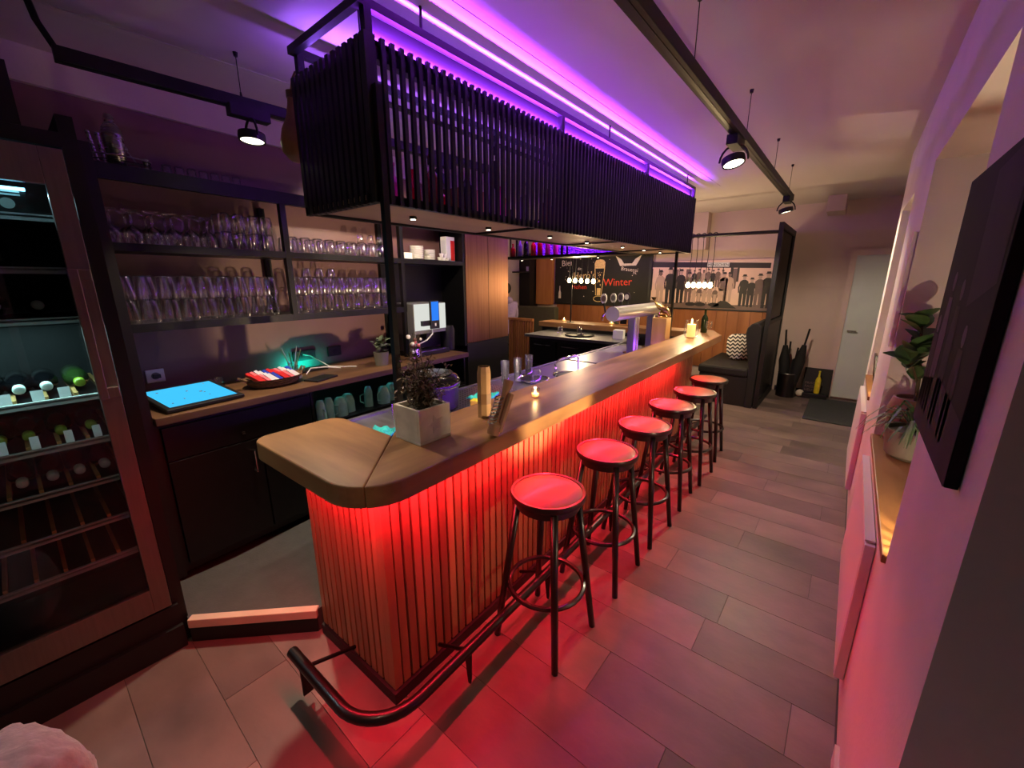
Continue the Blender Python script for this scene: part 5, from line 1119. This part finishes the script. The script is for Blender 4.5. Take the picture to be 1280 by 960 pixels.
# ribbed lanterns standing at the near end of each window sill
def sill_lantern(loc, power, label, beam=None):
    t = thing('sill_lantern', label, 'lantern', loc)
    obj('base', G().cyl((0, 0, 0), (0, 0, .015), .045, n=20), 'dark_wood', t, smooth=True); obj('top_ring', G().tube([(.040*math.cos(k*PI/10), .040*math.sin(k*PI/10), .20) for k in range(20)], .006, 6, True), 'dark_wood', t, smooth=True)
    rib = G().box(.036, .044, -.0035, .0035, .015, .20).mesh('rib')
    for k in range(18): obj('rib', rib, 'dark_wood', t, rot=(0, 0, k*PI/9))
    obj('bulb', G().ball((0, 0, .085), .010, n=10, m=6), 'bulb_glow', t, smooth=True); obj('holder', G().cyl((0, 0, .015), (0, 0, .076), .008, n=8), 'black_matte', t)
    lamp('lantern_glow', 'POINT', t, (0, 0, .112), power, (1, .80, .50), shadow_soft_size=.007)
    if beam: lamp('added_beam', 'SPOT', t, (-.046, 0, .13), P_BEAM, (1, .74, .42), spot_size=math.radians(32), spot_blend=.5, shadow_soft_size=.015, aim=beam)  # narrow spot added for the warm band on the back-bar wall, apart from the bulb
sill_lantern((.375, 1.715, SILL), P_LANTERN, 'ribbed lantern at the near end of the near window sill', (-3.65, .06, .43))
sill_lantern((.375, 4.125, SILL), P_LANTERN*.5, 'ribbed lantern at the near end of the farther window sill')
tag(obj('sill_frame', G().box(-.01, .01, -.09, .09, 0, .24), 'dark_wood', loc=(.25, 4.72, SILL), rot=(0, -.1, 0), bevel=.003), 'small dark frame standing on the farther window sill', 'frame')

# fluffy stool seat cut off at the lower left corner
ot = thing('fluffy_pouf', 'pale grey fluffy pouf cut off at the lower left corner', 'pouf', (-1.63, -.27, 0), .4)
fg = G().ball((0, 0, .24), .20, .17, .22, 28, 18); random.seed(2)
fg.v = [((abs(x)**.62*.20**.38)*(1 if x > 0 else -1), (abs(y_)**.62*.17**.38)*(1 if y_ > 0 else -1), max(.02, z)) for x, y_, z in fg.v]
fo = obj('cover', fg, 'fluffy', ot, smooth=True)
md = fo.modifiers.new('sub', 'SUBSURF'); md.levels = 1; md.render_levels = 1
tx = bpy.data.textures.new('fluff', 'CLOUDS'); tx.noise_scale = .03; dm_ = fo.modifiers.new('fluff', 'DISPLACE'); dm_.texture = tx; dm_.strength = .03
for a in (0, 1, 2, 3): obj('foot', G().cyl((.10*math.cos(a*PI/2+.7), .09*math.sin(a*PI/2+.7), 0), (.10*math.cos(a*PI/2+.7), .09*math.sin(a*PI/2+.7), .06), .015, n=8), 'dark_wood', ot)

# ================================================================== PERSON seated in the far booth, half hidden by the copper cabinet
def skin_mesh(name, verts, edges, radii, m, parent, sub=2, root=0):
    me = bpy.data.meshes.new(name); me.from_pydata(verts, edges, []); o = bpy.data.objects.new(name, me); C.objects.link(o)
    md = o.modifiers.new('skin', 'SKIN'); md.use_smooth_shade = True
    if not me.skin_vertices: me.skin_vertices.new(name='')
    for i, r in enumerate(radii):
        sv = me.skin_vertices[0].data[i]; sv.radius = r if isinstance(r, tuple) else (r, r); sv.use_root = (i == root)
    s2 = o.modifiers.new('sub', 'SUBSURF'); s2.levels = sub; s2.render_levels = sub
    me.materials.append(MATS[m]); o.parent = parent; return o
pe = thing('person', 'person in a lilac hooded top seated with back to the camera', 'person', (-5.20, 6.22, 0), math.radians(62))
#  local: faces +y; seat height .62 on a tall stool
V = [(0, 0, .66), (0, .01, .85), (0, .03, 1.05), (0, .05, 1.24), (0, .06, 1.36), (0, .075, 1.46), (0, .09, 1.56),
     (.17, .04, 1.27), (.22, .10, 1.02), (.19, .32, .98), (.17, .40, .99), (-.17, .04, 1.27), (-.22, .10, 1.02), (-.19, .32, .98), (-.17, .40, .99),
     (.10, .02, .64), (.12, .42, .62), (.12, .40, .20), (.12, .52, .10), (-.10, .02, .64), (-.12, .42, .62), (-.12, .40, .20), (-.12, .52, .10)]
Ed = [(0, 1), (1, 2), (2, 3), (3, 4), (4, 5), (5, 6), (3, 7), (7, 8), (8, 9), (9, 10), (3, 11), (11, 12), (12, 13), (13, 14), (0, 15), (15, 16), (16, 17), (17, 18), (0, 19), (19, 20), (20, 21), (21, 22)]
Rd = [(.15, .11), (.14, .10), (.15, .10), (.16, .10), .055, .075, .085, .06, .045, .038, .03, .06, .045, .038, .03, .09, .065, .05, .045, .09, .065, .05, .045]
skin_mesh('body', V, Ed, Rd, 'skin', pe)
Vt = V[:4]+[(0, .055, 1.33)]+[V[7], V[8], V[9], V[11], V[12], V[13]]; Et = [(0, 1), (1, 2), (2, 3), (3, 4), (3, 5), (5, 6), (6, 7), (3, 8), (8, 9), (9, 10)]
skin_mesh('hooded_top', Vt, Et, [(.18, .14), (.175, .135), (.185, .135), (.195, .135), (.10, .09), .085, .065, .055, .085, .065, .055], 'lilac_cloth', pe)
obj('hood', G().ball((0, -.02, 1.36), .11, .07, .07, 14, 8), 'lilac_cloth', pe, smooth=True)
Vl = [V[0], V[15], V[16], V[17], V[19], V[20], V[21]]; skin_mesh('trousers', Vl, [(0, 1), (1, 2), (2, 3), (0, 4), (4, 5), (5, 6)], [(.17, .13), .105, .08, .065, .105, .08, .065], 'denim', pe)
obj('hair', G().ball((0, .06, 1.585), .098, .105, .115, 16, 10), 'hair', pe, smooth=True)
obj('nose', G().ball((0, .185, 1.54), .014, .018, .02, 8, 6), 'skin', pe, smooth=True)
for s_ in (-1, 1): obj('ear', G().ball((s_*.088, .09, 1.545), .012, .018, .03, 8, 6), 'skin', pe, smooth=True)
for s_ in (-1, 1):
    for k in range(5): obj('finger', G().tube([(s_*(.17-.012*(k-2)), .42, .99), (s_*(.17-.014*(k-2)), .46+.01*(2-abs(k-2)), .985), (s_*(.165-.014*(k-2)), .485+.012*(2-abs(k-2)), .97)], .008, 6), 'skin', pe, smooth=True)
sl = thing('booth_stool', 'dark stool under the seated person', 'stool', (-5.20, 6.22, 0)); obj('seat', G().cyl((0, 0, .50), (0, 0, .55), .17, n=20), 'dark_wood', sl, smooth=True)
for k in range(4): obj('leg', G().cyl((.15*math.cos(k*PI/2), .15*math.sin(k*PI/2), 0), (.11*math.cos(k*PI/2), .11*math.sin(k*PI/2), .50), .015, n=8), 'dark_wood', sl, smooth=True)
